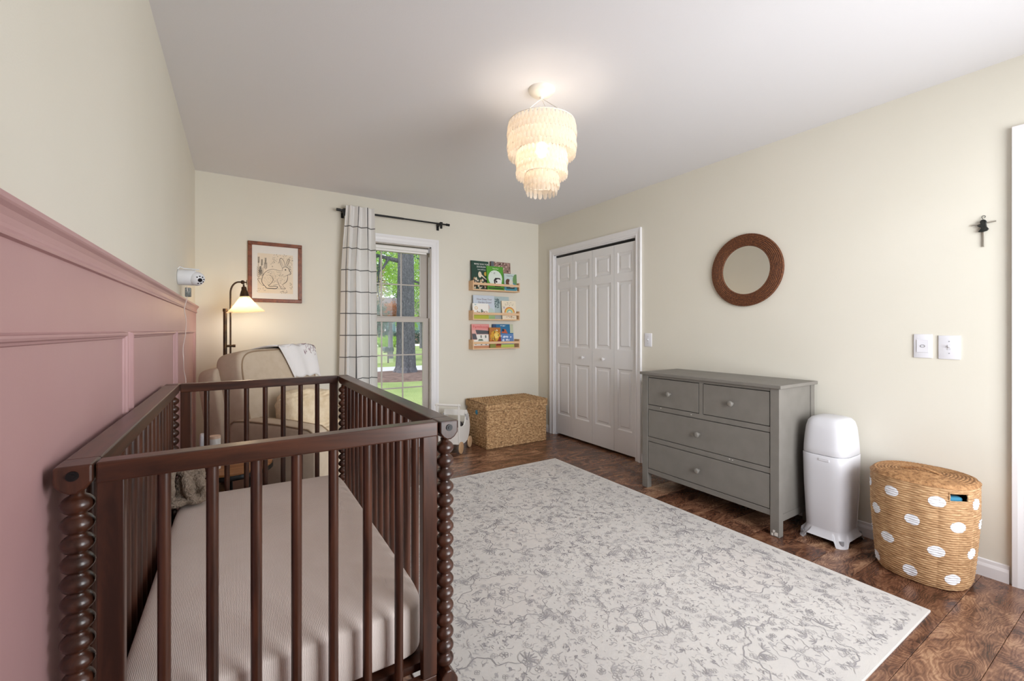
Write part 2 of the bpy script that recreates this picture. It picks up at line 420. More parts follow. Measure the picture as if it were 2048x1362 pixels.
# back wall with the window opening
WX0, WX1, WZ0, WZ1 = .905, 1.676, .20, 2.03
wb = MB().box(XL, WX0, YB, YB+.12, 0, H).box(WX1, XR+.1, YB, YB+.12, 0, H).box(WX0, WX1, YB, YB+.12, 0, WZ0).box(WX0, WX1, YB, YB+.12, WZ1, H)
struct(wb.build('wall_back', 'wall_cream'), 'cream wall with tall window and book ledges', 'wall')
CY0, CY1, CZ = 2.71, 3.91, 2.03
DY0, DY1, DZ = -.36, .375, 2.03
wr = MB().box(XR, XR+.12, CY1, YB+.1, 0, H).box(XR, XR+.12, DY1, CY0, 0, H).box(XR, XR+.12, CY0, CY1, CZ, H).box(XR, XR+.12, YN-.1, DY0, 0, H).box(XR, XR+.12, DY0, DY1, DZ, H)
wr.box(XR+.12, XR+.15, YN-.1, YB+.1, 0, H)
struct(wr.build('wall_right', 'wall_cream'), 'cream wall with folding closet doors and round mirror', 'wall')
NX0, NX1, NZ0, NZ1 = .8, 2.8, .45, 2.15  # opening added in the unseen wall to admit the fill light
wn = MB().box(XL, NX0, YN-.1, YN, 0, H).box(NX1, XR+.1, YN-.1, YN, 0, H).box(NX0, NX1, YN-.1, YN, 0, NZ0).box(NX0, NX1, YN-.1, YN, NZ1, H)
struct(wn.build('wall_near', 'wall_cream'), 'cream wall behind the camera with an opening added for the fill light', 'wall')
w2 = MB()
for a in (NX0, NX1-.05, (NX0+NX1)/2-.025): w2.box(a, a+.05, YN-.08, YN-.03, NZ0, NZ1)
w2.box(NX0, NX1, YN-.08, YN-.03, NZ0, NZ0+.05).box(NX0, NX1, YN-.08, YN-.03, NZ1-.05, NZ1)
struct(w2.build('added_window', 'trim_white', bevel=.002), 'added white framed window for the fill light behind the camera', 'window')  # invented window frame around the fill light's opening
# wainscot
ws = struct(B(XL, -.283, YN, YB, 0, 1.33).build('trim_1', 'pink_paint'), 'dusty pink painted wainscot board along the crib wall', 'wainscot')
rail = [(-.283, 1.312), (-.276, 1.314), (-.2745, 1.319), (-.2765, 1.323), (-.2785, 1.3255), (-.2785, 1.331), (-.2765, 1.341), (-.272, 1.350), (-.2665, 1.3555), (-.2645, 1.3585), (-.2645, 1.3665), (-.29, 1.3675), (-.29, 1.33)]
rail = [(x, z) for x, z in rail]
for a, b in ((YN, 3.285), (3.2865, YB)):
    MB().prism(rail, 1, a, b).build('chair_rail', 'pink_paint', ws)
prof = [(0, 0), (.003, .0045), (.0045, .010), (.0085, .012), (.0125, .0105), (.015, .006), (.019, .0045), (.021, 0)]
def moulding(y0, y1, z0, z1):
    m = MB(); ring = [(y0, z0, 1, 1), (y1, z0, -1, 1), (y1, z1, -1, -1), (y0, z1, 1, -1)]
    vs = [(-.283+h, yy+sy*d, zz+sz*d) for (yy, zz, sy, sz) in ring for d, h in prof]; k = len(prof)
    m.add(vs, [(i*k+j, ((i+1) % 4)*k+j, ((i+1) % 4)*k+j+1, i*k+j+1) for i in range(4) for j in range(k-1)])
    m.build('panel_moulding', 'pink_paint', ws)
for a, b in ((-.38, .53), (.59, 1.675), (1.735, 2.82), (2.88, 3.985)): moulding(a, b, .2, 1.176)
# baseboards
def base_prof(): return [(0, 0), (.014, 0), (.014, .05), (.011, .058), (.008, .064), (.007, .078), (0, .082)]
bb = MB()
for a, b in ((.47, 2.645), (3.985, YB)): bb.prism([(XR-x, z) for x, z in base_prof()], 1, a, b)
struct(bb.build('baseboard_right', 'trim_white'), 'white baseboard under the round mirror wall', 'baseboard')
struct(MB().prism([(YB-x, z) for x, z in base_prof()], 0, XL+.02, XR-.015).build('baseboard_back', 'trim_white'), 'white baseboard along the window wall', 'baseboard')
# window
wi = bpy.data.objects.new('window_1', None); COL.objects.link(wi); wi.location = (0, 0, 0); struct(wi, 'double hung window with taupe grid sashes and white casing', 'window')
def casing_prof(w=.078): return [(0, 0), (.0, .012), (w*.15, .016), (w*.35, .013), (w*.6, .015), (w*.8, .021), (w, .022), (w, 0)]
def casing(parent, horiz, pts, mat='trim_white', w=.078, name='casing'):
    """mitred frame along pts (2D in wall plane) with inner edge on pts; horiz: map (a, z, depth)->3D"""
    pr = casing_prof(w); m = MB(); k = len(pr); vs = []
    for (a, z, da, dz) in pts:
        vs += [horiz(a+da*d, z+dz*d, h) for d, h in pr]
    n = len(pts)
    m.add(vs, [(i*k+j, (i+1)*k+j, (i+1)*k+j+1, i*k+j+1) for i in range(n-1) for j in range(k-1)]+[tuple(range(k)), tuple(range((n-1)*k, n*k))])
    return m.build(name, mat, parent)
casing(wi, lambda a, z, h: (a, YB-h, z), [(WX0, WZ0, -1, 0), (WX0, WZ1, -1, 1), (WX1, WZ1, 1, 1), (WX1, WZ0, 1, 0)])
B(WX0-.1, WX1+.1, YB-.05, YB+.02, WZ0-.025, WZ0).build('window_stool', 'trim_white', wi, bevel=.004)
MB().box(WX0, WX0+.012, YB, YB+.11, WZ0, WZ1).box(WX1-.012, WX1, YB, YB+.11, WZ0, WZ1).box(WX0, WX1, YB, YB+.11, WZ1-.012, WZ1).build('jamb', 'vinyl_taupe', wi)
def sash(z0, z1, yc, x0, x1, rows, botw, topw, st=.045):
    s = MB().box(x0, x0+st, yc-.014, yc+.014, z0, z1).box(x1-st, x1, yc-.014, yc+.014, z0, z1).box(x0+st, x1-st, yc-.014, yc+.014, z0, z0+botw).box(x0+st, x1-st, yc-.014, yc+.014, z1-topw, z1)
    so = s.build('sash', 'vinyl_taupe', wi, bevel=.002)
    gx0, gx1, gz0, gz1 = x0+st, x1-st, z0+botw, z1-topw
    for i in (1, 2): B(gx0+(gx1-gx0)*i/3-.006, gx0+(gx1-gx0)*i/3+.006, yc-.006, yc+.006, gz0, gz1).build('muntin', 'vinyl_taupe', so)
    for j in range(1, rows): B(gx0, gx1, yc-.0055, yc+.0055, gz0+(gz1-gz0)*j/rows-.006, gz0+(gz1-gz0)*j/rows+.006).build('muntin', 'vinyl_taupe', so)
    for i in range(3):
        for j in range(rows):
            a, b = gx0+(gx1-gx0)*i/3, gx0+(gx1-gx0)*(i+1)/3; c, d = gz0+(gz1-gz0)*j/rows, gz0+(gz1-gz0)*(j+1)/rows
            B(a+.006, b-.006, yc-.0015, yc+.0015, c+.006, d-.006).build('pane', 'pane_glass', so)
sash(1.272, WZ1-.012, YB+.085, WX0+.012, WX1-.012, 2, .045, .06, .075)
sash(WZ0, 1.302, YB+.052, WX0+.012, WX1-.012, 3, .07, .042, .058)
B(WX1-.016, WX1-.012, YB+.02, YB+.03, 1.30, 1.93).build('shade_cord_guide', 'trim_white', wi)
# roller shade
rs = thing('roller_shade', 'white rolled up blind at the top of the window', 'blind', (0, YB+.022, 1.99))
MB().cyl((WX0+.03, 0, 0), (WX1-.03, 0, 0), .021, n=20).build('roll', 'shade_white', rs, smooth=True)
B(WX0+.03, WX1-.04, -.003, .003, -.036, -.012).build('hem_bar', 'shade_white', rs, bevel=.001)
for x in (WX0+.012, WX1-.03): B(x, x+.018, -.02, .02, -.022, .026).build('bracket', 'plastic_grey', rs, bevel=.002)
# closet
d1 = bpy.data.objects.new('door_1', None); COL.objects.link(d1); struct(d1, 'white folding closet door of four panelled leaves', 'closet door')
casing(d1, lambda a, z, h: (XR-h, a, z), [(CY1, 0, 1, 0), (CY1, CZ, 1, 1), (CY0, CZ, -1, 1), (CY0, 0, -1, 0)], w=.065)
MB().box(XR, XR+.12, CY1-.012, CY1, 0, CZ).box(XR, XR+.12, CY0, CY0+.012, 0, CZ).box(XR, XR+.12, CY0, CY1, CZ-.012, CZ).build('jamb', 'trim_white', d1)
B(XR+.02, XR+.05, CY0+.012, CY1-.012, CZ-.03, CZ-.012).build('track', 'black_metal', d1)
ys = [CY0+.014, 2.995, 3.298, 3.602, CY1-.014]
for i in range(4):
    a, b = ys[i]+.002, ys[i+1]-.002; lf = MB(); xf = XR+.012; xb = XR+.046; z0, z1 = .022, CZ-.038; s = .042
    rows = [(.235, .812), (.99, 1.64), (1.715, 1.915)]
    lf.box(xf+.01, xb, a, b, z0, z1)
    zc = [z0]+[q for r in rows for q in r]+[z1]
    for q in range(0, 8, 2): lf.box(xf, xf+.0101, a, b, zc[q], zc[q+1])
    for (c, d) in rows: lf.box(xf, xf+.0101, a, a+s, c, d).box(xf, xf+.0101, b-s, b, c, d)
    lo = lf.build('leaf', 'door_white', d1)
    for (c, d) in rows:
        p = MB(); ring = [(a+s, c), (b-s, c), (b-s, d), (a+s, d)]; cen = ((a+b)/2, (c+d)/2)
        lv = [(0, xf), (.012, xf+.009), (.030, xf+.009), (.042, xf+.002)]
        vs = [(x, yy+(t if yy < cen[0] else -t), zz+(t if zz < cen[1] else -t)) for t, x in lv for yy, zz in ring]
        p.add(vs, [(k*4+j, k*4+(j+1) % 4, k*4+4+(j+1) % 4, k*4+4+j) for k in range(3) for j in range(4)]+[(12, 13, 14, 15)])
        p.build('raised_panel', 'door_white', lo)
    if i in (1, 2):
        yk = 3.123 if i == 1 else 3.424
        k = MB().lathe([(.006, 0), (.007, .012), (.012, .018), (.016, .026), (.015, .033), (.008, .037), (.0, .038)], 16).rot(Matrix.Translation((xf, yk, .893)) @ Matrix.Rotation(RAD(-90), 4, 'Y'))
        k.build('knob', 'trim_white', lo, smooth=True)
# entry door at the near end of the right wall
d2 = bpy.data.objects.new('door_2', None); COL.objects.link(d2); struct(d2, 'white door with moulded casing beside the switches', 'door')
casing(d2, lambda a, z, h: (XR-h, a, z), [(DY1, 0, 1, 0), (DY1, DZ, 1, 1), (DY0+.04, DZ, -1, 1), (DY0+.04, 0, -1, 0)], w=.085)
B(XR+.04, XR+.075, DY0, DY1-.003, .01, DZ-.003).build('leaf', 'door_white', d2)
MB().box(XR, XR+.12, DY1-.0, DY1+.012, 0, DZ).build('jamb', 'trim_white', d2)

# ------------------------------------------------------------------ crib
cr = thing('crib', 'dark walnut crib with bobbin turned corner posts along the pink wall', 'crib', (0, 0, 0))
CX0, CX1, CYN, CYF, CT = -.268, .487, 1.035, 2.405, .945
bolt_mesh = []
for ix, x in enumerate((CX0+.026, CX1-.026)):
    for iy, yy in enumerate((CYN+.03, CYF-.03)):
        po = MB().lathe([(.011, .895)]+[(.0105+.0135*abs(sin(pi*t/8))**.75, .888-.0348*(k+t/8)) for k in range(17) for t in range(8)]+[(.011, .888-.0348*17)], 20, (x, yy)).build('bobbin_post', 'walnut', cr, smooth='all')
        blk = [(x-.0255, CT), (x+.0255, CT), (x+.0255, .914), (x+.016, .902), (x+.006, .896), (x-.006, .896), (x-.016, .902), (x-.0255, .914)]
        MB().prism(blk, 1, yy-.03, yy+.03).build('corner_block', 'walnut', po, bevel=.004)
        bs = [(x-.0255, .0), (x+.0255, .0), (x+.0255, .27), (x+.018, .285), (x+.006, .298), (x-.006, .298), (x-.018, .285), (x-.0255, .27)]
        MB().prism(bs, 1, yy-.03, yy+.03).build('foot_block', 'walnut', po, bevel=.003)
        yo = yy-.03 if iy == 0 else yy+.03; sg = -1 if iy == 0 else 1
        MB().cyl((x, yo-.001*sg, .928), (x, yo+.0025*sg, .928), .0085, n=18).cyl((x, yo, .928), (x, yo+.004*sg, .928), .004, n=6).build('bolt_cap', 'black_metal', po)
for yy in (CYN+.025, CYF-.025):
    B(CX0+.054, CX1-.054, yy-.019, yy+.019, .908, .945).build('end_rail', 'walnut_cross', cr, bevel=.003)
    B(CX0+.054, CX1-.054, yy-.012, yy+.012, .235, .292).build('end_bottom_rail', 'walnut_cross', cr, bevel=.003)
    for a in (CX0+.0535, CX1-.0535-.038): B(a, a+.038, yy-.011, yy+.011, .292, .909).build('stile', 'walnut', cr, bevel=.002)
    for k in range(7):
        xx = -.1205+.0762*k
        MB().cyl((xx, yy, .291), (xx, yy, .909), .0108, n=14).build('spindle', 'walnut', cr, smooth=True)
sp0 = None
for x, s in ((CX0+.026, 1), (CX1-.026, -1)):
    B(x-.0255, x+.0255, CYN+.061, CYF-.061, .908, .944).build('side_rail', 'walnut_long', cr, bevel=.003)
    B(x-.014, x+.014, CYN+.061, CYF-.061, .235, .292).build('side_bottom_rail', 'walnut_long', cr, bevel=.003)
    for k in range(16):
        yy = 1.140+.0762*k
        if sp0 is None: sp0 = MB().cyl((0, 0, .291), (0, 0, .909), .0125, n=14).build('spindle', 'walnut', cr, smooth=True); o = sp0
        else: o = copyobj(sp0)
        o.location = (x, yy, 0)
B(CX0+.055, CX1-.055, CYN+.05, CYF-.05, .292, .312).build('mattress_board', 'walnut_cross', cr)
mt = MB().super((0, 0, 0), (.322, .628, .074), .16, 64, 24)
mt.v = [(x, y_, z+(.006*sin(x*9)*sin(y_*6) if z > .05 else 0)) for x, y_, z in mt.v]
mo = mt.build('crib_mattress', 'sheet', smooth='all'); mo.location = (.110, 1.72, .388)
tag(mo, 'crib mattress in a pale blush fitted sheet', 'mattress')
# plush bunny in the crib corner
pb = MB().ball((0, 0, .060), (.046, .042, .066)).ball((0, .002, .140), (.038, .036, .034)).ball((-.030, -.040, .022), (.040, .040, .022)).ball((.034, -.036, .022), (.040, .036, .022)).ball((.066, -.046, .040), (.020, .020, .032))
for pts in ([(-.020, -.012, .165), (-.044, -.036, .150), (-.052, -.052, .110), (-.048, -.060, .070), (-.044, -.058, .046)], [(-.004, -.020, .118), (.002, -.044, .100), (.010, -.056, .076), (.016, -.060, .052), (.018, -.058, .040)], [(.030, -.012, .110), (.046, -.022, .096), (.054, -.026, .074), (.056, -.024, .054)], [(.020, 0, .170), (.034, .020, .165), (.044, .028, .12), (.046, .03, .08)]):
    pb.tube(pts, [.012, .017, .0195, .0195, .012][:len(pts)], 12)
po = pb.build('plush_bunny', 'plush', smooth='all'); po.location = (-.182, 2.235, .4655)
rm = po.modifiers.new('merge', 'REMESH'); rm.mode = 'VOXEL'; rm.voxel_size = .005; rm.use_smooth_shade = True
sm = po.modifiers.new('soft', 'SMOOTH'); sm.factor = .5; sm.iterations = 3
tx = bpy.data.textures.new('fur', 'CLOUDS'); tx.noise_scale = .012
dm = po.modifiers.new('fur', 'DISPLACE'); dm.texture = tx; dm.strength = .006; dm.texture_coords = 'LOCAL'
tag(po, 'taupe plush bunny with floppy ears in the crib corner', 'plush toy')

# ------------------------------------------------------------------ rug with printed floral pattern
RX0, RX1, RY0, RY1 = .50, 2.447, .598, 3.140
rg = thing('area_rug', 'cream rug with grey sketched floral medallions beside the crib', 'rug', (0, 0, 0))
B(RX0, RX1, RY0, RY1, .0004, .010).build('pile', 'rug_cream', rg, bevel=.003)
B(RX0+.001, RX1-.001, RY0+.001, RY1-.001, .0002, .002).build('binding', 'rug_light', rg)
rnd = random.Random(5)
P2 = lambda x, y, l: (x, y, .0101+l)
pr = {'rug_grey': MB(), 'rug_dark': MB(), 'rug_light': MB()}; tint = MB()
def inside(p): return RX0+.02 < p[0] < RX1-.02 and RY0+.02 < p[1] < RY1-.02
def stroke(k, pts, w, closed=False):
    if all(inside(p) for p in pts): ribbon(pr[k], pts, w, .0002+.0009*rnd.random(), P2, closed)
def loc(c, a, pts): return [(c[0]+x*cos(a)-y*sin(a), c[1]+x*sin(a)+y*cos(a)) for x, y in pts]
def leafshape(k, c, a, l, w): stroke(k, loc(c, a, [(0, 0), (l*.35, w*.2), (l*.7, w*.12), (l, 0)]), w)
def flower(k, c, r, n=5, w=.0022):
    for i in range(n):
        t = 2*pi*i/n+rnd.random()*.3; q = (c[0]+r*.55*cos(t), c[1]+r*.55*sin(t))
        stroke(k, [(q[0]+r*.42*cos(u*pi/3.5), q[1]+r*.42*sin(u*pi/3.5)) for u in range(7)], w, True)
    leafshape(k, c, rnd.random()*6, r*.25, .004)
def sprig(c, a, s, k):
    stem = [(t*s, .18*s*sin(t*2.6)) for t in (0, .25, .5, .75, 1)]
    stroke(k, loc(c, a, stem), .0022)
    for i in range(rnd.randint(3, 6)):
        t = .2+.75*rnd.random(); sd = rnd.choice((-1, 1)); q = loc(c, a, [(t*s, .18*s*sin(t*2.6))])[0]
        leafshape(k, q, a+sd*(.5+.6*rnd.random()), s*(.28+.22*rnd.random()), .0035+.0035*rnd.random())
def medallion(c, R, k='rug_dark'):
    a0 = rnd.random()*.3; out = []
    for i in range(96):
        t = 2*pi*i/96; r = R*(1+.13*abs(sin(4*t+.6))+.08*sin(8*t+1)+.04*sin(20*t)); out.append((c[0]+1.12*r*cos(t+a0), c[1]+.95*r*sin(t+a0)))
    if all(inside(p) for p in out):
        n0 = len(tint.v); tint.add([P2(x, y, .00012) for x, y in out], [tuple(range(len(out)))])
    seg = []
    for p in out+out[:1]:
        if inside(p): seg.append(p)
        else:
            if len(seg) > 2: ribbon(pr[k], seg, .0048, .0002+.0009*rnd.random(), P2)
            seg = []
    if len(seg) > 2: ribbon(pr[k], seg, .0048, .0003, P2, len(seg) > 96 and False)
    for i in range(4):
        t = pi/2*i+.78; q = (c[0]+R*.28*cos(t), c[1]+R*.28*sin(t))
        stroke('rug_grey', [(q[0]+R*.24*(1+.12*cos(6*u))*cos(u), q[1]+R*.24*(1+.12*cos(6*u))*sin(u)) for u in [2*pi*j/24 for j in range(24)]], .003, True)
        leafshape('rug_grey', q, t, .02, .006)
    for i in range(8):
        t = 2*pi*i/8+.4; q = (c[0]+R*.8*cos(t), c[1]+R*.75*sin(t)); flower('rug_grey', q, .011, 4, .0022)
    for i in range(4):
        t = pi/2*i+a0+.1; q = (c[0]+R*1.45*cos(t), c[1]+R*1.35*sin(t))
        for j in range(7): leafshape('rug_dark', q, t+(j-3)*.45+pi*(i % 2), .04, .006)
        for sd in (-1, 1): stroke('rug_grey', [(q[0]+.05*cos(t+sd*(.8+u*.5))*(1-u*.12), q[1]+.05*sin(t+sd*(.8+u*.5))*(1-u*.12)) for u in range(6)], .004)
meds = []
for i in range(6):
    for j in range(7):
        c = (1.36+.72*(i-2)+(.36 if j % 2 else 0), 1.20+.43*(j-2)); big = (i+j//2) % 2 == 0
        meds.append((c, .19 if big else .10))
        if big: medallion(c, .165)
        else:
            for q in range(4):
                t = pi/2*q+.4; p = (c[0]+.045*cos(t), c[1]+.04*sin(t)); stroke('rug_grey', [(p[0]+.034*(1+.14*cos(5*u))*cos(u), p[1]+.034*(1+.14*cos(5*u))*sin(u)) for u in [2*pi*n/20 for n in range(20)]], .003, True)
            for q in range(2): stroke('rug_grey', [(c[0]+(.13+.02*sin(3*u+q))*cos(u), c[1]+(.10+.018*sin(4*u))*sin(u)) for u in [q*pi+.3+2.4*n/16 for n in range(17)]], .0036)
for i in range(13500):
    c = (RX0+rnd.random()*(RX1-RX0), RY0+rnd.random()*(RY1-RY0))
    z = rnd.random(); k = rnd.choice(('rug_grey', 'rug_grey', 'rug_dark', 'rug_light', 'rug_light', 'rug_light'))
    if any(math.hypot(c[0]-m[0], c[1]-m[1]) < r*.75 for m, r in meds) and z > .22: continue
    if z < .10: sprig(c, rnd.random()*6.28, .022+.02*rnd.random(), k)
    elif z < .16: flower(k, c, .011+.007*rnd.random(), 5, .002)
    elif z < .185:
        a = rnd.random()*6.28
        for j in range(6): leafshape('rug_dark' if rnd.random() < .5 else 'rug_grey', c, a+(j-2.5)*.5+rnd.gauss(0, .1), .02+.018*rnd.random(), .005)
    elif z < .78: leafshape(k, c, rnd.random()*6.28, .008+.010*rnd.random(), .0028+.0024*rnd.random())
    else:
        a = rnd.random()*6.28; q = .012+.018*rnd.random()
        stroke(k, loc(c, a, [(0, 0), (q*.4, q*.25), (q*.8, q*.1), (q*1.1, -q*.2)]), .0024)
for k, m in pr.items():
    o = m.build('printed_pattern', k, rg); o['kind'] = 'stuff'
o = tint.build('medallion_ground', 'rug_tint', rg); o['kind'] = 'stuff'

# ------------------------------------------------------------------ dresser
dr = thing('dresser', 'grey painted dresser with four round knobbed drawers under the mirror', 'dresser', (0, 0, 0))
DX0, DX1, Dy0, Dy1 = 2.588, 3.012, 1.268, 2.252
for a in (Dy0, Dy1-.05):
    for b in (DX0, DX1-.045): B(b, b+.045, a, a+.05, 0, .846).build('leg', 'dresser_grey', dr, bevel=.002)
cb = MB()
for a in (Dy0+.006, Dy1-.02): cb.box(DX0+.045, DX1-.045, a, a+.014, .10, .846)
cb.box(DX1-.02, DX1-.012, Dy0+.05, Dy1-.05, .10, .846)
for z0, z1 in ((.828, .846), (.59, .622), (.352, .384), (.112, .146)): cb.box(DX0+.004, DX0+.03, Dy0+.05, Dy1-.05, z0, z1)
cb.box(DX0+.004, DX0+.03, 1.749, 1.776, .622, .828)
cb.build('carcass', 'dresser_grey', dr, bevel=.001)
for a in (Dy0+.002,): B(DX0+.045, DX1-.045, a, a+.012, .085, .125).build('side_rail', 'dresser_grey', dr, bevel=.001)
B(DX0+.016, DX1-.03, Dy0+.021, Dy1-.021, .13, .835).build('gap_shade_box', 'gap_black', dr)  # black box paints in the shade behind the drawer gaps
B(DX0-.016, DX1+.006, Dy0-.016, Dy1+.012, .846, .866).build('top_board', 'dresser_grey', dr, bevel=.003)
def drawer(y0, y1, z0, z1, kn, label=None):
    d = B(DX0+.003, DX0+.028, y0+.0046, y1-.0046, z0+.0046, z1-.0046).build('drawer', 'dresser_grey', dr, bevel=.001)
    k = MB().lathe([(.009, 0), (.008, .014), (.011, .018), (.0175, .022), (.019, .028), (.017, .034), (.010, .037), (.0, .0375)], 24).rot(Matrix.Translation((DX0+.003, kn[0], kn[1])) @ Matrix.Rotation(RAD(-90), 4, 'Y'))
    k.build('knob', 'dresser_grey', d, smooth=True)
drawer(1.776, Dy1-.05, .622, .828, (2.005, .724)); drawer(Dy0+.05, 1.749, .622, .828, (1.545, .724))
drawer(Dy0+.05, Dy1-.05, .384, .59, (1.776, .487)); drawer(Dy0+.05, Dy1-.05, .146, .352, (1.776, .247))
for (yy, z, s) in ((1.275, .015, .02), (1.29, .03, .012), (1.30, .012, .010)): B(DX0-.0006, DX0, yy, yy+s, z-.008, z+s*.6).build('paint_chip', 'chip_white', dr)
for (yy, z) in ((2.08, .612), (1.83, .605), (1.56, .373), (1.54, .371)): B(DX0+.0032, DX0+.0042, yy, yy+.008, z, z+.004).build('paint_chip', 'chip_white', dr)

# ------------------------------------------------------------------ diaper pail
bn = thing('diaper_pail', 'tall white plastic diaper pail between dresser and spotted hamper', 'pail', (2.875, 1.125, 0))
def sup(a, e=.42): return (math.copysign(abs(cos(a))**e, cos(a)), math.copysign(abs(sin(a))**e, sin(a)))
def pail(levels, n=56):
    m = MB(); vs = []
    for (z, hx, hy, e) in levels: vs += [(hx*sup(2*pi*j/n, e)[0], hy*sup(2*pi*j/n, e)[1], z) for j in range(n)]
    k = len(levels)
    m.add(vs, [(i*n+j, i*n+(j+1) % n, (i+1)*n+(j+1) % n, (i+1)*n+j) for i in range(k-1) for j in range(n)]+[tuple(range(n-1, -1, -1)), tuple(range((k-1)*n, k*n))]); return m
E_ = .5
pail([(.035, .118, .098, E_), (.06, .120, .099, E_), (.15, .123, .103, E_), (.30, .129, .110, E_), (.42, .132, .113, E_), (.478, .133, .114, E_), (.482, .130, .111, E_)]).build('body', 'plastic_white', bn, smooth=True)
pail([(.484, .129, .110, E_), (.487, .131, .112, E_), (.52, .130, .111, E_), (.58, .125, .107, E_), (.63, .118, .102, E_), (.662, .108, .094, E_), (.680, .092, .080, E_), (.688, .066, .058, .6), (.690, .03, .028, .8)]).build('lid', 'plastic_white', bn, smooth='all')
def skirt(u, v):
    a = 2*pi*u; k = min(1, max(0, (abs(sin(2*a))-.42)/.22)); k = k*k*(3-2*k); zb = .034*(1-k)
    fx, fy = .121+(.150-.121)*(1-v)**1.6, .100+(.120-.100)*(1-v)**1.6; e = .5-.12*(1-v); p = sup(a, e)
    return (fx*p[0], fy*p[1], zb+(.072-zb)*v)
MB().grid(skirt, 144, 10, True).build('base_skirt', 'plastic_white', bn, smooth='all')
pail([(.030, .112, .094, E_), (.040, .118, .098, E_)]).build('base_plate', 'plastic_grey', bn)
for sx in (-1, 1):
    for sy in (-1, 1): MB().cyl((sx*.115, sy*.092, 0), (sx*.115, sy*.092, .034), .012, n=12).build('foot', 'plastic_grey', bn)
B(-.135, -.129, -.042, .012, .452, .468).build('latch', 'plastic_white', bn, bevel=.002)
ln = []
for k in range(13): t = k/12; ln.append((.045+.02*sin(t*2.4)-(.03*t if t > .7 else 0), -.1035-.0095*t+.004*(t > .95), .075+.37*t))
MB().tube(ln, .0022, 6).build('side_seam', 'plastic_white', bn, smooth=True)

# ------------------------------------------------------------------ polka dot hamper
hp = thing('wicker_hamper', 'woven wicker hamper with white polka dots and flat lid', 'hamper', (2.832, .722, 0))
def hshape(u, z):
    t = z/.47; a = 2*pi*u; e = .82
    r = .86+.14*min(1, t*1.5)**.7 if t < .66 else 1.0
    if t < .06: r *= .96+.04*(t/.06)
    x = math.copysign(abs(cos(a))**e, cos(a)); yy = math.copysign(abs(sin(a))**e, sin(a))
    return Vector((.176*r*x, .186*r*yy, z))
NST = 56; ROWH = .0106
def weave(u, z, amp=.0056):
    rw = fl(z/ROWH); ph = (z/ROWH-rw); w = sin(2*pi*u*NST/2+pi*rw)
    stake = abs(sin(pi*u*14))
    return amp*sin(pi*ph)**.55*(.86+.14*w)+.0035*stake**.5
def hpt(u, z, off=0):
    p = hshape(u, z); q = hshape(u+.002, z)-hshape(u-.002, z); nrm = Vector((q.y, -q.x, 0)); nrm.normalize()
    return p+nrm*(weave(u, z)+off)
UH0, UH1, ZH0, ZH1 = .604, .673, .416, .453    # handle cut-out (u measured around the oval)
nz = 44*5
hb = MB(); NU = 336
vs = [tuple(hpt(i/NU, .47*j/nz)) for j in range(nz+1) for i in range(NU)]
fs = []
for j in range(nz):
    for i in range(NU):
        u, z = (i+.5)/NU, .47*(j+.5)/nz
        if UH0 < u < UH1 and ZH0 < z < ZH1: continue
        fs.append((j*NU+i, j*NU+(i+1) % NU, (j+1)*NU+(i+1) % NU, (j+1)*NU+i))
hb.add(vs, fs); hb.build('woven_body', 'willow', hp, smooth='all')
inner = MB().lathe([(.13, .02), (.155, .2), (.158, .46)], 32); inner.build('liner', 'gap_black', hp)
fr = []
for k in range(4):
    a = [(UH0, ZH0), (UH1, ZH0), (UH1, ZH1), (UH0, ZH1)][k]; b = [(UH0, ZH0), (UH1, ZH0), (UH1, ZH1), (UH0, ZH1)][(k+1) % 4]
    fr += [hpt(a[0]+(b[0]-a[0])*t/5, a[1]+(b[1]-a[1])*t/5, .001) for t in range(5)]
MB().tube(fr, .0035, 6, True).build('handle_hole_rim', 'willow', hp, smooth=True)
bc = MB().super((0, 0, 0), (.02, .036, .014), .6, 20, 12).build('folded_cloth', 'blue_cloth', None, smooth='all'); bc.parent = None
q = hshape(.638, .42); bc.location = (2.832+q.x*.84, .722+q.y*.84, .417); bc.rotation_euler = (0, 0, math.atan2(q.y, q.x)); tag(bc, 'blue cloth peeking through the hamper handle hole', 'cloth')
lid = MB()
def lidf(u, v):
    r = 1-v; p = hshape(u, .46); cz = .482+.010*(1-r*r)+.0032*abs(sin(v*pi*15))
    if v < .06: cz = .470+.012*(v/.06)
    return (p.x*1.045*r if v > .001 else p.x*1.05, p.y*1.045*r if v > .001 else p.y*1.05, cz+.0008*sin(2*pi*u*90*r+v*40))
lid.grid(lidf, 160, 150, True); lid.build('lid', 'willow_lid', hp, smooth='all')
MB().tube([(-.02+.0*t, -.075+.15*t/10, .492+.017*sin(pi*t/10)) for t in range(11)], .0055, 8).build('lid_handle', 'willow_lid', hp, smooth=True)
def dotpatch(u0, z0, ru=.0285, rz=.0245):
    m = MB(); L = (hshape(u0+.01, z0)-hshape(u0-.01, z0)).length/.02
    n = 26; g = {}
    for j in range(n+1):
        for i in range(n+1):
            a, b = 2*i/n-1, 2*j/n-1
            x, yv = a*sqrt(1-b*b/2), b*sqrt(1-a*a/2)
            g[i, j] = len(m.v); m.v.append(tuple(hpt((u0+x*ru/L) % 1, z0+yv*rz, .0011)))
    m.f = [(g[i, j], g[i+1, j], g[i+1, j+1], g[i, j+1]) for j in range(n) for i in range(n)]
    m.build('polka_dot', 'dot_white', hp, smooth='all')
DOTS = [(.452, .406), (.568, .406), (.380, .294), (.506, .298), (.636, .302), (.432, .174), (.568, .178), (.348, .045), (.498, .052), (.628, .06), (.722, .400), (.708, .178), (.318, .408), (.300, .178), (.255, .30), (.76, .30), (.80, .06)]
for u_, z_ in DOTS: dotpatch(u_, z_)

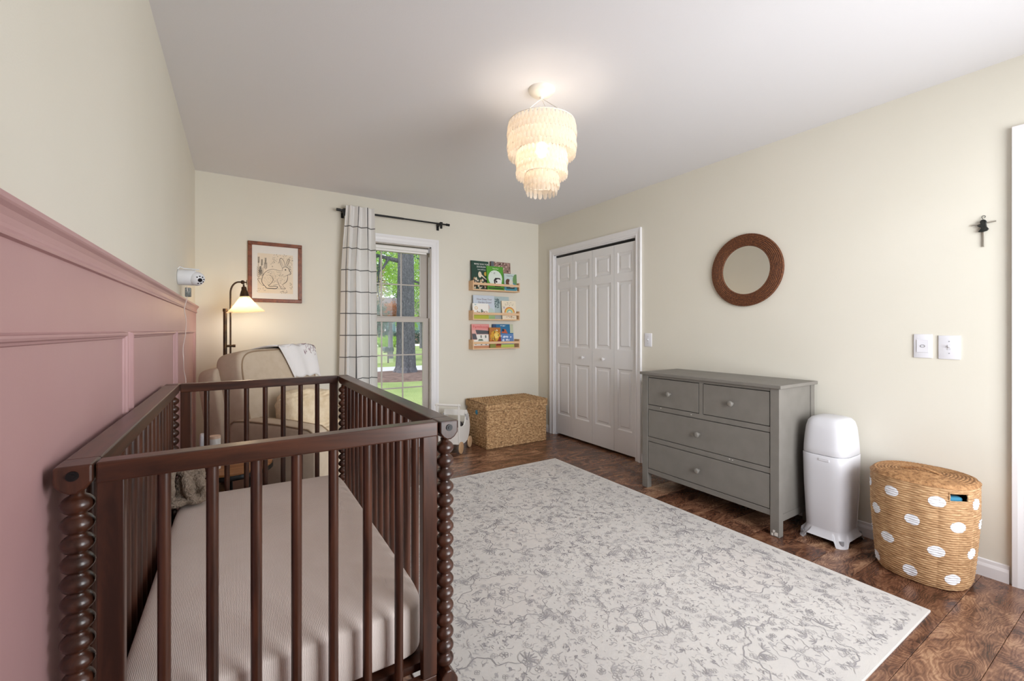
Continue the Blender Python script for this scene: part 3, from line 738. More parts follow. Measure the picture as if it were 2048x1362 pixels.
# ------------------------------------------------------------------ seagrass chest
ch = thing('seagrass_chest', 'lidded seagrass storage chest beneath the book ledges', 'chest', (2.433, 3.958, 0))
def braid(a, z, k=0): # rope-like relief
    rw = fl(z/.0160); ph = z/.0160-rw
    return .008*sin(pi*ph)**.6*(.5+.5*sin(2*pi*(a/.027+ph*.7*(1 if rw % 2 else -1)+.37*rw)))
def box_relief(hx, hy, z0, z1, fn, na=150, nb=90, nz=64, hole=None):
    m = MB()
    per = [(-hx, -hy, 1, 0, 2*hx, na), (hx, -hy, 0, 1, 2*hy, nb), (hx, hy, -1, 0, 2*hx, na), (-hx, hy, 0, -1, 2*hy, nb)]
    pts = []
    s = 0
    for (x, y_, dx, dy, L, n) in per:
        for i in range(n): pts.append((x+dx*L*i/n, y_+dy*L*i/n, dy, -dx, s+L*i/n))
        s += L
    n = len(pts); vs = []
    for j in range(nz+1):
        z = z0+(z1-z0)*j/nz
        for (x, y_, nx, ny, a) in pts: d = fn(a, z); vs.append((x+nx*d, y_+ny*d, z))
    fs = [(j*n+i, j*n+(i+1) % n, (j+1)*n+(i+1) % n, (j+1)*n+i) for j in range(nz) for i in range(n)
          if not (hole and hole(pts[i], z0+(z1-z0)*(j+.5)/nz))]
    return m.add(vs, fs)
hx, hy = .362, .212
hol = lambda p, z: p[0] < -hx+.002 and math.hypot(p[1]-.0, (z-.335)) < .024
box_relief(hx, hy, .0, .375, braid, 170, 100, 140, hol).build('woven_body', 'seagrass', ch, smooth='all')
B(-hx+.012, hx-.012, -hy+.012, hy-.012, .004, .37).build('liner', 'gap_black', ch)
lidw = lambda a, z: .007*abs(sin(pi*(a/.0135+.6*(z-.377)/.065)))**.7+.002
box_relief(hx+.008, hy+.008, .377, .442, lidw, 260, 150, 10).build('lid_band', 'seagrass', ch, smooth='all')
lt = MB().grid(lambda u, v: ((hx+.012)*(2*u-1), (hy+.012)*(2*v-1), .441+.008*abs(sin(pi*v*26))*(.5+.5*sin(2*pi*(u*28+v*26*.7)))+.002), 180, 160)
lt.build('lid_top', 'seagrass', ch, smooth='all')
tl_ = MB().super((0, 0, 0), (.012, .026, .024), .7, 16, 10).build('teal_toy', 'blue_cloth', smooth='all'); tl_.location = (2.433-hx+.002, 3.958, .335); tag(tl_, 'teal toy showing through the chest hand hole', 'toy')

# ------------------------------------------------------------------ toy doll pram
pm = thing('doll_pram', 'white wooden toy doll pram with round wooden wheels beside the chest', 'toy pram', (1.80, 3.935, 0), RAD(-46))
# local: +y forward (away from the handle), x across
side = [(-.150, .085), (-.158, .30), (-.165, .47), (-.152, .478), (-.140, .475), (-.135, .40), (-.128, .262), (-.06, .246), (-.01, .250), (.02, .285), (.034, .345), (.05, .388), (.075, .372), (.115, .325), (.14, .27), (.15, .21), (.13, .14), (.09, .085), (.0, .072)]
for sx in (-1, 1):
    sd = MB().prism(side, 0, sx*.112-.006, sx*.112+.006).build('side_panel', 'pram_white', pm, bevel=.0015)
    for k in range(3):
        a = RAD(100-28*k); MB().tube([(sx*.112+sx*.0065, .042+.03*cos(a), .262+.03*sin(a)), (sx*.112+sx*.0065, .042+.09*cos(a), .262+.09*sin(a))], .0045, 6).build('hood_slot', 'plastic_grey', sd)
MB().cyl((-.128, -.152, .462), (.128, -.152, .462), .011, n=16).build('handle_bar', 'pram_white', pm, smooth=True)
B(-.106, .106, -.150, -.138, .09, .25).build('back_board', 'pram_white', pm)
B(-.106, .106, -.138, .14, .088, .098).build('floor_board', 'pram_white', pm)
B(-.106, .106, .045, .057, .33, .385).build('hood_board', 'pram_white', pm, bevel=.001)
B(-.106, .106, .135, .145, .11, .25).build('front_board', 'pram_white', pm)
for sx in (-1, 1):
    for yy in (-.128, .118):
        w_ = MB().cyl((sx*.121, yy, .056), (sx*.133, yy, .056), .056, n=28).build('wheel', 'pram_wood', pm, bevel=.002)
        MB().cyl((sx*.133, yy, .056), (sx*.135, yy, .056), .007, n=10).build('hub', 'shelf_pine', w_)
cl = MB().super((0, 0, 0), (.088, .11, .085), .7, 28, 18)
cl.v = [(x+.006*sin(40*y_), y_+.006*sin(50*x), z+.02*sin(30*x+2)*cos(26*y_)) for x, y_, z in cl.v]
co = cl.build('doll_blanket', 'dark_cloth', smooth='all'); co.location = (1.80, 3.935, .19); co.rotation_euler = (0, 0, RAD(-46)); tag(co, 'dark patterned doll blanket bundled in the toy pram', 'blanket')

# ------------------------------------------------------------------ wall things, right wall
mi = thing('round_mirror', 'round mirror in a coiled brown rattan frame above the dresser', 'mirror', (XR, 1.706, 1.602))
fm = MB()
for k in range(8):
    R = .170+.0105*k+.005
    def ringf(u, v, R=R, k=k):
        a = 2*pi*u; b = 2*pi*v; r = .0058*(1+.16*abs(sin(a*(46+k*6)))); h = .016+.004*sin(pi*(k+.5)/8)
        return (-(h+r*sin(b)), (R+r*cos(b))*cos(a), (R+r*cos(b))*sin(a))
    fm.grid(ringf, 260, 8, True)
fm.v = fm.v
fm.build('rattan_frame', 'rattan', mi, smooth='all')
MB().cyl((0, 0, 0), (-.012, 0, 0), .252, n=64).build('backing', 'rattan', mi)
MB().cyl((-.0125, 0, 0), (-.014, 0, 0), .172, n=64).build('glass', 'mirror_glass', mi)
def plate(name, yc, zc, w, h, label, kind):
    t = thing(name, label, 'switch', (XR, yc, zc))
    B(-.006, 0, -w/2, w/2, -h/2, h/2).build('plate', 'plate_white', t, bevel=.0025, smooth=True)
    if kind == 'toggle':
        B(-.0075, -.006, -.006, .006, -.013, .013).build('toggle_slot', 'plastic_white', t)
        MB().prism([(-.006, -.004), (-.017, .004), (-.017, .010), (-.006, .006)], 1, -.004, .004).build('toggle', 'plate_white', t, bevel=.001)
    else:
        B(-.009, -.006, -.024, .024, -.033, .033).build('dial_frame', 'plate_white', t, bevel=.002)
        MB().tube([(-.0095, .009*cos(2*pi*i/20), .006*sin(2*pi*i/20)) for i in range(20)], .0009, 6, True).build('dial_ring', 'ink_dark', t)
    for z in (-.030, .030):
        if kind == 'toggle': MB().cyl((-.006, 0, z), (-.0068, 0, z), .0025, n=10).build('screw', 'plastic_grey', t)
    return t
plate('light_switch', 2.572, 1.093, .078, .118, 'white toggle switch beside the closet casing', 'toggle')
plate('dimmer_switch', .772, 1.096, .074, .124, 'white dimmer switch with an oval mark on a square button', 'dimmer')
plate('light_switch', .672, 1.092, .082, .120, 'white toggle switch beside the dimmer switch', 'toggle')
cx = thing('wall_cross', 'small pewter cross with a kneeling praying figure on the cream wall', 'cross', (XR, .553, 1.66))
MB().box(-.008, -.002, -.003, .003, -.08, .05).build('upright', 'silver', cx, bevel=.001)
MB().tube([(-.005, -.041, .036), (-.005, .041, .030)], .0032, 8).build('crossbar', 'silver', cx)
MB().tube([(-.005, .006*cos(a), .064+.006*sin(a)) for a in [pi*1.4-2*pi*.75*i/10 for i in range(11)]]+[(-.005, 0, .048)], .0011, 6).build('hook', 'pewter', cx)
fg = MB().prism([(-.014, -.006), (-.019, .002), (-.012, .014), (-.010, .030), (-.012, .040), (-.006, .049), (.004, .050), (.010, .045), (.011, .036), (.008, .031), (.011, .024), (.019, .026), (.020, .022), (.009, .014), (.006, .012), (.010, .004), (.016, -.003), (.016, -.008), (.0, -.009)], 0, -.016, -.007)
fg.build('praying_figure', 'pewter', cx, bevel=.002)

# ------------------------------------------------------------------ back wall: picture, rod, curtain
pc = thing('framed_print', 'wood framed ink drawing of a hare with plants beside the curtain', 'picture', (.268, YB, 1.668))
fw, fh, ft = .203, .254, .030
for (x0, x1, z0, z1) in ((-fw, fw, fh-ft, fh), (-fw, fw, -fh, -fh+ft), (-fw, -fw+ft, -fh+ft, fh-ft), (fw-ft, fw, -fh+ft, fh-ft)):
    B(x0, x1, -.022, 0, z0, z1).build('frame_side', 'frame_wood', pc, bevel=.004)
B(-fw+ft-.002, fw-ft+.002, -.012, -.004, -fh+ft-.002, fh-ft+.002).build('mat_board', 'mat_board', pc)
pp = B(-.133, .133, -.0135, -.012, -.175, .158).build('print', 'print_paper', pc)
pw, ph_ = .133, .1665
def PI(x, y): # photo crop coordinates -> print plane
    u = (x-250)/685; v = (y-(282+(x-250)*.062))/(800-(x-250)*.02)
    return (-.133+.266*u, .158-.333*v)
Pp = lambda x, y, l: (x, -.0137-l, y)
ink = MB(); hr = random.Random(3)
curves = [([(720,640),(650,632),(540,605),(440,635),(370,700),(335,790),(330,860),(360,920),(395,955),(420,988),(520,995),(600,997),(632,970),(600,955),(460,948),(500,900),(540,840),(535,780),(500,740),(450,722)], 3.2),
 ([(722,640),(722,600),(748,566),(790,558),(840,582),(868,640),(890,682),(880,712),(830,722),(790,742),(755,750)], 3),
 ([(728,592),(692,505),(672,425),(690,382),(730,402),(764,470),(766,555)], 2.6), ([(745,560),(715,490),(700,420)], 1.4),
 ([(785,552),(800,482),(838,402),(862,398),(858,450),(822,532),(802,562)], 2.6), ([(800,545),(825,480),(848,420)], 1.4),
 ([(830,725),(828,790),(803,860),(752,902),(722,925)], 3), ([(618,800),(648,900),(690,982),(715,1006),(785,1000),(752,970),(728,922)], 2.6),
 ([(690,940),(700,960),(735,990)], 1.6), ([(540,935),(590,925),(640,912)], 2), ([(330,925),(290,880),(252,806),(300,800),(326,812)], 2), ([(380,942),(330,930)], 2),
 ([(420,1000),(520,1006),(640,1004),(780,1012)], 1.2), ([(855,690),(880,690)], 2), ([(640,720),(700,740),(740,720)], 1.3)]
for c, w in curves: ribbon(ink, [PI(*p) for p in smoothpts(c, 5)], w*.0014, .0002+.0006*hr.random(), Pp)
def inbody(x, y): return ((x-560)/215)**2+((y-790)/170)**2 < 1 and not (450 < x < 640 and y > 890)
for i in range(260):
    x, y = hr.uniform(340, 800), hr.uniform(620, 930)
    if not inbody(x, y): continue
    a = hr.uniform(-.3, .6); l = hr.uniform(10, 24); ribbon(ink, [PI(x, y), PI(x+l*.5*cos(a), y+l*.5*sin(a)+2), PI(x+l*cos(a), y+l*sin(a))], .0011 , .0002+.0006*hr.random(), Pp)
for (x0, y0, hh) in ((270, 790, 420), (330, 760, 340), (400, 620, 230), (300, 740, 180)):
    ribbon(ink, [PI(x0+8*sin(t), y0-hh*t/8) for t in range(9)], .0016 , .0002+.0006*hr.random(), Pp)
    for k in range(9):
        for sd in (-1, 1):
            yy = y0-hh+k*14; ribbon(ink, [PI(x0, yy), PI(x0+sd*9, yy-5), PI(x0+sd*15, yy-12)], .0032 , .0002+.0006*hr.random(), Pp)
    for k in range(5):
        yy = y0-hh*.45+k*hh*.1
        for sd in (-1, 1): ribbon(ink, [PI(x0, yy), PI(x0+sd*20, yy-20), PI(x0+sd*30, yy-50)], .0021 , .0002+.0006*hr.random(), Pp)
for i in range(90):
    x, y = hr.choice([(hr.uniform(530, 930), hr.uniform(320, 400)), (hr.uniform(250, 420), hr.uniform(980, 1075)), (hr.uniform(850, 930), hr.uniform(400, 640)), (hr.uniform(860, 930), hr.uniform(890, 1000)), (hr.uniform(500, 680), hr.uniform(400, 560)), (hr.uniform(700, 830), hr.uniform(1050, 1085))])
    a = hr.uniform(0, 6.28); l = hr.uniform(14, 34); ribbon(ink, [PI(x, y), PI(min(x+l*.5*cos(a)+4, 933), y+l*.5*sin(a)), PI(min(x+l*cos(a), 933), y+l*sin(a))], .0021 , .0002+.0006*hr.random(), Pp)
ribbon(ink, [PI(785+10*cos(t), 617+10*sin(t)) for t in [2*pi*i/10 for i in range(10)]], .0042, .0003, Pp, True)
io = ink.build('ink_drawing', 'ink_dark', pp); io['label'] = 'ink line drawing of a crouching hare among stems'

rod = thing('curtain_rod', 'thin black curtain rod above the window', 'curtain rod', (0, 4.13, 2.262))
MB().cyl((.76, 0, 0), (1.36, 0, 0), .0095, n=14).cyl((1.34, 0, 0), (1.825, 0, 0), .0078, n=14).build('rod', 'black_metal', rod, smooth=True)
for x, s in ((.742, 1), (1.805, 1)): MB().cyl((x, 0, 0), (x+.036, 0, 0), .0125, n=16).build('end_cap', 'black_metal', rod, smooth=True)
for x in (.798, 1.735):
    MB().box(x, x+.026, -.016, .016, -.014, .017).box(x+.002, x+.024, .0, YB-4.13, -.012, .008).box(x, x+.026, YB-4.13-.008, YB-4.13, -.05, .03).box(x+.002, x+.024, -.012, .004, -.048, .0).build('bracket', 'black_metal', rod, bevel=.0015)
NF = 3.7
def curt(u, v):
    z = 2.304-v*2.27; t = min(1, v*4); ex0 = .818-.035*t-.03*v; ex1 = 1.066+.008*t+.012*v
    A = .012+.022*min(1, v*4)+.012*v; ph = 2*pi*NF*u+.9*sin(2.2*v+4*u)+.4; k = 1 if v > .02 else 0
    x = ex0+(ex1-ex0)*(u+.022*sin(2*ph)*t)+.012*sin(9*u+2*v)*t*sin(pi*u)
    return (x, 4.088+A*sin(ph)+.012*sin(7*u+1.5)*t*(1-v*.4), z)
cm = MB().grid(curt, 160, 80)
co = cm.build('window_curtain', 'curtain_plaid', smooth='all')
tag(co, 'white curtain with thin black windowpane check gathered beside the window', 'curtain')
uvl = co.data.uv_layers.new(name='UVMap'); arc = [0]
for i in range(160):
    a, b = curt(i/160, .5), curt((i+1)/160, .5); arc.append(arc[-1]+math.hypot(b[0]-a[0], b[1]-a[1]))
for l in co.data.loops:
    j, i = divmod(l.vertex_index, 161); uvl.data[l.index].uv = (arc[i], 2.304-j/80*2.27)

# ------------------------------------------------------------------ book ledges
def ledge(z, label):
    t = thing('book_ledge', label, 'shelf', (0, 0, z), group=None)
    x0, x1, yf, yb = 2.108, 2.704, 4.118, YB
    for x in (x0, x1-.012): B(x, x+.012, yf, yb, 0, .104).build('end_panel', 'shelf_pine', t, bevel=.001)
    B(x0+.012, x1-.012, yf, yb, 0, .013).build('bottom_board', 'shelf_pine', t, bevel=.001)
    B(x0+.012, x1-.012, yf, yf+.011, .056, .082).build('front_rail', 'shelf_pine', t, bevel=.001)
    return t
ZS = (1.607, 1.287, .972)
ledge(ZS[0], 'pine book ledge holding the dark green and panda books'); ledge(ZS[1], 'pine book ledge holding the pale garden and rainbow books'); ledge(ZS[2], 'pine book ledge holding the pink house and blue books')
def cmat(c): 
    k = 'cover_%d_%d_%d' % c
    if k not in MATS: paint(k, c, .4)
    return k
def book(x0, x1, zs, ztop, yb, cover, label, decor, th=.012, yt=None):
    """book standing on a ledge, leaning back to the wall; decor(P, add) draws the flat cover print"""
    h0 = ztop-zs-.013; w = x1-x0
    yt = yb+.018 if yt is None else yt
    ang = math.asin(max(-.4, min(.4, (yt-yb)/h0)))
    t = thing('picture_book', label, 'book', ((x0+x1)/2, yb, zs+.0132), group=None); t.rotation_euler = (-ang, 0, 0)
    h = h0/cos(ang)
    MB().box(-w/2+.002, w/2-.003, .0015, th-.0015, .003, h-.003).build('page_block', 'page_white', t)
    MB().box(-w/2, w/2, 0, .0016, 0, h).box(-w/2, w/2, th-.0016, th, 0, h).box(-w/2, -w/2+.0018, 0, th, 0, h).build('cover', cmat(cover), t)
    cov = t
    lev = [0]
    def shape(poly, c, name='cover_print'):
        lev[0] += 1; d = -.0002-.00012*lev[0]
        m = MB(); m.add([(-w/2+w*min(max(a, 0), 1), d, h*min(max(b, 0), 1)) for a, b in poly], [tuple(range(len(poly)))]); m.build(name, cmat(c), t)
    def ell(cx_, cy_, rx, ry, c, n=18): shape([(cx_+rx*cos(2*pi*i/n), cy_+ry*sin(2*pi*i/n)) for i in range(n)], c)
    def txt(s, u, v, size, c, sx=1.0, bold=.0002):
        lev[0] += 1
        text('title', s, size, cmat(c), t, Matrix.Translation((-w/2+w*u, -.0004-.00012*lev[0], h*v)) @ Matrix.Rotation(RAD(90), 4, 'X'), .00005, sx, bold)
    decor(shape, ell, txt)
    return t
rect = lambda a, b, c, d: [(a, b), (c, b), (c, d), (a, d)]
br = random.Random(11)
def speck(shape, n, box, cols, s=.03):
    for i in range(n):
        x, y = br.uniform(box[0], box[2]), br.uniform(box[1], box[3]); q = s*br.uniform(.6, 1.5)
        shape([(x-q, y), (x, y-q*.8), (x+q, y+q*.2), (x+q*.2, y+q)], br.choice(cols))
def dA(s, e, t):
    t('MAKE WAY FOR', .58, .89, .024, (236, 238, 232)); t('DUCKLINGS', .62, .795, .024, (236, 238, 232)); t('Robert McCloskey', .62, .70, .015, (226, 230, 226))
    e(.80, .56, .085, .075, (206, 166, 70)); speck(s, 40, (.08, .04, .85, .42), [(226, 214, 190), (120, 82, 56), (60, 44, 34), (190, 160, 120), (236, 230, 214)], .05)
    e(.46, .52, .10, .11, (226, 214, 190)); s([(.5, .5), (.58, .52), (.84, .36), (.78, .33)], (226, 214, 190)); s([(.56, .46), (.84, .34), (.86, .24), (.7, .28)], (36, 34, 38))
def dB(s, e, t):
    speck(s, 110, (.04, .35, .96, .97), [(214, 186, 176), (230, 212, 204), (110, 76, 66), (70, 50, 44), (190, 150, 140)], .028); s(rect(0, 0, .14, 1), (96, 102, 110))
def dC(s, e, t):
    t('Panda Bear', .55, .905, .017, (232, 244, 210)); e(.5, .50, .42, .34, (220, 232, 222)); s(rect(.05, 0, .95, .10), (44, 60, 40)); s(rect(.0, .0, 1, .05), (92, 160, 56))
    s([(.44, .14), (.40, .42), (.5, .52), (.78, .52), (.86, .34), (.80, .14)], (38, 34, 34)); e(.68, .33, .19, .14, (236, 238, 236)); e(.56, .36, .05, .05, (30, 28, 28)); e(.74, .24, .05, .04, (30, 28, 28)); [speck(s, 5, (.25, z-.008, .55, z+.008), [(90, 100, 96)], .014) for z in (.73, .69)]
def dD(s, e, t):
    e(.95, .6, .28, .4, (110, 150, 96)); e(.5, .2, .55, .3, (70, 140, 158)); t('I Love You', .46, .88, .020, (84, 104, 120)); e(.30, .50, .20, .20, (96, 66, 50)); e(.52, .48, .16, .18, (216, 214, 206)); e(.36, .56, .04, .04, (28, 24, 24)); e(.58, .3, .2, .12, (228, 220, 208)); s(rect(.15, .12, .8, .2), (40, 50, 54))
def dE(s, e, t):
    t('How Does Your', .52, .83, .028, (128, 112, 120)); t('Garden Grow?', .54, .70, .028, (128, 112, 120)); e(.78, .28, .2, .2, (190, 208, 202)); e(.85, .14, .26, .12, (174, 196, 146)); s(rect(.0, 0, 1, .12), (150, 184, 128)); e(.70, .5, .06, .1, (214, 196, 190))
def dF(s, e, t):
    for k in range(5):
        speck(s, 12, (.06, .50+.085*k, .42, .56+.085*k), [(92, 118, 122), (110, 132, 134)], .03)
    e(.58, .36, .09, .07, (52, 40, 36)); e(.58, .27, .10, .09, (176, 120, 96)); s(rect(0, 0, 1, .12), (168, 174, 172)); e(.8, .5, .16, .3, (158, 178, 176))
def dG(s, e, t):
    [speck(s, 9, (x0, z-.012, 1-x0, z+.012), [(112, 100, 84)], .016) for x0, z in ((.32, .90), (.18, .83), (.18, .76))]
    for k, (r, c) in enumerate([(.36, (206, 124, 70)), (.31, (232, 182, 84)), (.25, (206, 206, 150)), (.19, (136, 186, 176)), (.12, (236, 228, 206))]): s([(.52+r*cos(a), .36+r*.85*sin(a)) for a in [pi*i/14 for i in range(15)]], c)
    e(.14, .62, .05, .04, (170, 160, 190)); s(rect(.05, .68, .2, .69), (120, 110, 96)); speck(s, 8, (.2, .06, .9, .2), [(150, 120, 100), (200, 170, 130)], .03)
def dH(s, e, t):
    e(.22, .70, .10, .10, (226, 190, 130)); e(.22, .70, .06, .06, (240, 238, 232)); s(rect(0, 0, 1, .30), (178, 182, 60)); speck(s, 16, (.08, .36, .92, .50), [(90, 110, 90), (190, 150, 130), (70, 70, 66)], .035); s(rect(.52, .40, .60, .62), (96, 112, 92)); speck(s, 6, (.1, .86, .8, .93), [(150, 190, 190)], .025)
def dI(s, e, t):
    s(rect(0, .74, 1, 1), (222, 150, 146)); t('Farmhouse', .52, .88, .044, (206, 72, 74)); s(rect(.24, .0, 1, .56), (232, 230, 224)); s([(.20, .76), (.98, .72), (1, .58), (.26, .58)], (78, 80, 86)); s(rect(.04, 0, .28, .34), (236, 234, 228)); s([(.0, .60), (.20, .60), (.28, .36), (.02, .36)], (84, 82, 88))
    for x in (.46, .72): 
        for z in (.42, .12): s(rect(x, z, x+.08, z+.11), (120, 124, 118))
    s([(.32, .30), (.62, .30), (.56, .37), (.36, .37)], (92, 116, 96)); s(rect(.12, .14, .22, .24), (120, 130, 116)); s(rect(.0, .0, 1, .10), (196, 140, 104))
def dJ(s, e, t):
    e(.5, .58, .42, .26, (214, 160, 50)); e(.62, .62, .20, .16, (240, 208, 110)); speck(s, 36, (.06, .10, .94, .8), [(200, 120, 40), (226, 180, 70), (150, 54, 34), (120, 140, 60)], .05); s([(.55, .1), (1, .1), (1, .5), (.85, .55)], (128, 34, 28)); s(rect(0, 0, .5, .3), (128, 132, 60)); speck(s, 5, (.3, .84, .8, .88), [(240, 226, 190)], .03)
def dK(s, e, t):
    s(rect(0, 0, 1, .58), (98, 134, 186)); s(rect(.0, .6, .16, 1), (44, 70, 110)); s(rect(.84, .62, 1, 1), (190, 196, 170)); s([(.40, .62), (.52, .80), (.62, .78), (.72, .60)], (190, 92, 60)); e(.50, .74, .06, .06, (40, 44, 60)); speck(s, 8, (.38, .92, .66, .94), [(220, 226, 226)], .02)
    speck(s, 10, (.2, .44, .86, .50), [(214, 226, 246), (236, 240, 250)], .04); speck(s, 8, (.34, .28, .86, .34), [(214, 226, 246), (236, 240, 250)], .04); s(rect(0, 0, 1, .13), (188, 204, 96))
z0, z1, z2 = ZS
book(2.363, 2.624, z0, 1.942, 4.178, (150, 122, 112), 'brown and cream dappled picture book behind the panda book', dB, yt=4.196)
book(2.121, 2.335, z0, 1.932, 4.163, (30, 66, 54), 'dark green picture book with white lettering and a gold seal', dA, yt=4.19)
book(2.300, 2.512, z0, 1.885, 4.146, (88, 158, 54), 'bright green picture book with a panda on its cover', dC, yt=4.174)
book(2.510, 2.676, z0, 1.812, 4.131, (196, 212, 210), 'small pale teal board book with a brown bear on its cover', dD, yt=4.148)
book(2.385, 2.604, z1, 1.555, 4.178, (176, 194, 196), 'grey blue picture book with a dark haired child on its cover', dF, yt=4.196)
book(2.140, 2.404, z1, 1.559, 4.163, (198, 208, 220), 'pale blue picture book with two lines of grey lettering', dE, yt=4.181)
book(2.490, 2.678, z1, 1.508, 4.146, (236, 226, 204), 'cream board book with a rainbow arch on its cover', dG, yt=4.168)
book(2.122, 2.316, z1, 1.468, 4.146, (238, 236, 230), 'small white board book with a sun and an olive green base', dH, yt=4.158)
book(2.389, 2.656, z2, 1.245, 4.165, (40, 112, 158), 'blue picture book with pale lettering and a red bird', dK, yt=4.192)
book(2.122, 2.338, z2, 1.244, 4.150, (224, 176, 168), 'pink picture book with a white house and red lettering', dI, yt=4.18)
book(2.322, 2.466, z2, 1.207, 4.133, (178, 112, 48), 'small orange gold book in front of the blue book', dJ, yt=4.15)

# ------------------------------------------------------------------ armchair, throw and pillow
AC = (.40, 3.24); AR = RAD(45)
ac = thing('armchair', 'beige upholstered armchair with welted cushions behind the crib', 'armchair', (AC[0], AC[1], 0), AR)
for sx in (-1, 1):
    prof_ = [(-.36, .10), (-.36, .52), (-.345, .575), (-.30, .605), (-.1, .625), (.12, .635), (.22, .63), (.26, .60), (.26, .10)]
    a, b = sorted((sx*.255, sx*.385))
    MB().prism(prof_, 0, a, b).build('arm', 'upholstery', ac, bevel=.028, seg=4, smooth='all')
    for xx in (a+.012, b-.012):
        MB().tube([(xx+(.008 if xx > (a+b)/2 else -.008), p[0]*1.0, p[1]-.006) for p in prof_[:-1]], .0045, 6).build('piping', 'piping_brown', ac, smooth=True)
MB().super((0, -.11, .375), (.256, .265, .085), .22, 40, 20).build('seat_cushion', 'upholstery', ac, smooth='all')
B(-.25, .25, -.34, .28, .10, .30).build('seat_base', 'upholstery', ac, bevel=.02, seg=3, smooth='all')
tilt = Matrix.Translation((0, .20, .40)) @ Matrix.Rotation(RAD(-11), 4, 'X')
MB().super((0, .005, .33), (.345, .105, .325), .24, 48, 24).rot(tilt).build('back_cushion', 'upholstery', ac, smooth='all')
pp_ = [(.327*sup(2*pi*i/48, .3)[0], -.088, .33+.309*sup(2*pi*i/48, .3)[1]) for i in range(48)]
MB().tube(pp_, .005, 6, True).rot(tilt).build('piping', 'piping_brown', ac, smooth=True)
MB().super((0, .135, .25), (.385, .075, .33), .2, 40, 20).rot(tilt).build('back_frame', 'upholstery', ac, smooth='all')
MB().lathe([(.12, 0), (.13, .015), (.12, .035), (.06, .05), (.05, .12)], 28).build('swivel_base', 'bronze', ac, smooth=True)
# throw draped over the top of the back
Mw = Matrix.Translation((AC[0], AC[1], 0)) @ Matrix.Rotation(AR, 4, 'Z')
def throwf(u, v):
    # v: 0 front hem ... 1 behind; u across; draped over the cushion top
    s = (v-.50)*.74; x = -.10+.48*u+.03*sin(5*v)+.42*max(0, .42-v)*(1-u)
    r = .112
    if s < -r*1.2: yy, zz = -r-.004, .66+.005-(abs(s)-r*1.2)
    elif s > r*1.2: yy, zz = r+.006, .66+.005-(s-r*1.2)
    else: a = s/(r*1.2)*pi/2; yy, zz = (r+.005)*sin(a), .66-.004+.012*cos(a)
    edge = max(0, (x-.29)/.08); zz -= .045*min(1.6, edge)**2; x = min(x, .345+.012*(x-.345))
    zz += .005*sin(20*u+6*v); yy += .006*sin(14*u+3*v)*(1 if abs(s) > .1 else .3)
    return tuple(Mw @ (tilt @ Vector((x, yy, zz))))
tw = MB().grid(throwf, 48, 48)
to = tw.build('throw_blanket', 'throw_white', smooth='all'); sol = to.modifiers.new('thick', 'SOLIDIFY'); sol.thickness = .006; sol.offset = 1
tag(to, 'white baby blanket with stitched lettering draped over the armchair back', 'blanket')
st = MB(); srn = random.Random(4)
for k in range(60):
    u, v = srn.uniform(.52, .82), srn.uniform(.20, .46); a = srn.uniform(0, 6.28)
    q = [Vector(throwf(u+.012*t*cos(a), v+.016*t*sin(a))) for t in (0, 1, 2)]
    off = (Mw.to_3x3() @ (tilt.to_3x3() @ Vector((0, -1, .6)))).normalized()*.0075
    st.tube([p+off for p in q], .0018, 5)
st.build('stitching', 'ink_rose', to)
# pillow on the seat
pl = MB().super((0, 0, 0), (.205, .075, .150), .42, 96, 64)
pv = []
for x, y_, z in pl.v:
    k = 1-.35*(abs(x)/.2)**4*(abs(z)/.145)**4; sw = .016*sin(48*x+4*sin(30*z))*cos(18*x+44*z)
    pv.append((x, (y_-(sw if y_ < 0 else -sw))*k, z))
pl.v = pv
plo = pl.build('throw_pillow', 'pillow_cream', smooth='all'); plo.rotation_euler = (RAD(-16), RAD(6), AR+RAD(-14))
q = Mw @ Vector((-.035, -.03, .63)); plo.location = q; tag(plo, 'fluffy cream pillow with swirled pile on the armchair seat', 'pillow')

# ------------------------------------------------------------------ side table and what stands on it
tb = thing('side_table', 'small round wooden side table between crib and armchair', 'table', (-.03, 2.625, 0))
MB().cyl((0, 0, .476), (0, 0, .498), .182, n=48).build('table_top', 'table_wood', tb, bevel=.004)
MB().lathe([(.178, .462), (.186, .468), (.186, .484), (.183, .488)], 48, caps=False).build('rim_band', 'black_metal', tb, smooth=True)
for k in range(3):
    a = 2*pi*k/3+.5; MB().tube([(.12*cos(a), .12*sin(a), .47), (.05*cos(a), .05*sin(a), .25), (.15*cos(a), .15*sin(a), .0)], .009, 8).build('leg', 'black_metal', tb, smooth=True)
cn = thing('white_canister', 'white canister with a printed label and wooden lid on side table', 'canister', (-.10, 2.58, .4985))
MB().cyl((0, 0, 0), (0, 0, .150), .026, n=28).build('body', 'can_white', cn, smooth=True)
MB().cyl((0, 0, .150), (0, 0, .162), .0265, n=28).build('lid', 'can_lid', cn, smooth=True)
for k, zz in enumerate((.105, .09, .075)):
    m = MB()
    for j in range(3): 
        a = RAD(-75+k*5+j*17); m.add([(.0263*cos(a+d), .0263*sin(a+d), zz+e) for d, e in ((0, 0), (.2, 0), (.2, .008), (0, .008))], [(0, 1, 2, 3)])
    m.build('label_print', 'ink_dark', cn)
sm_ = MB().super((0, 0, .085), (.012, .034, .085), .35, 28, 16).build('night_light', 'monitor_white', smooth='all'); sm_.location = (-.150, 2.62, .4985); sm_.rotation_euler = (0, 0, RAD(6)); tag(sm_, 'slim white upright night light beside the canister', 'night light')

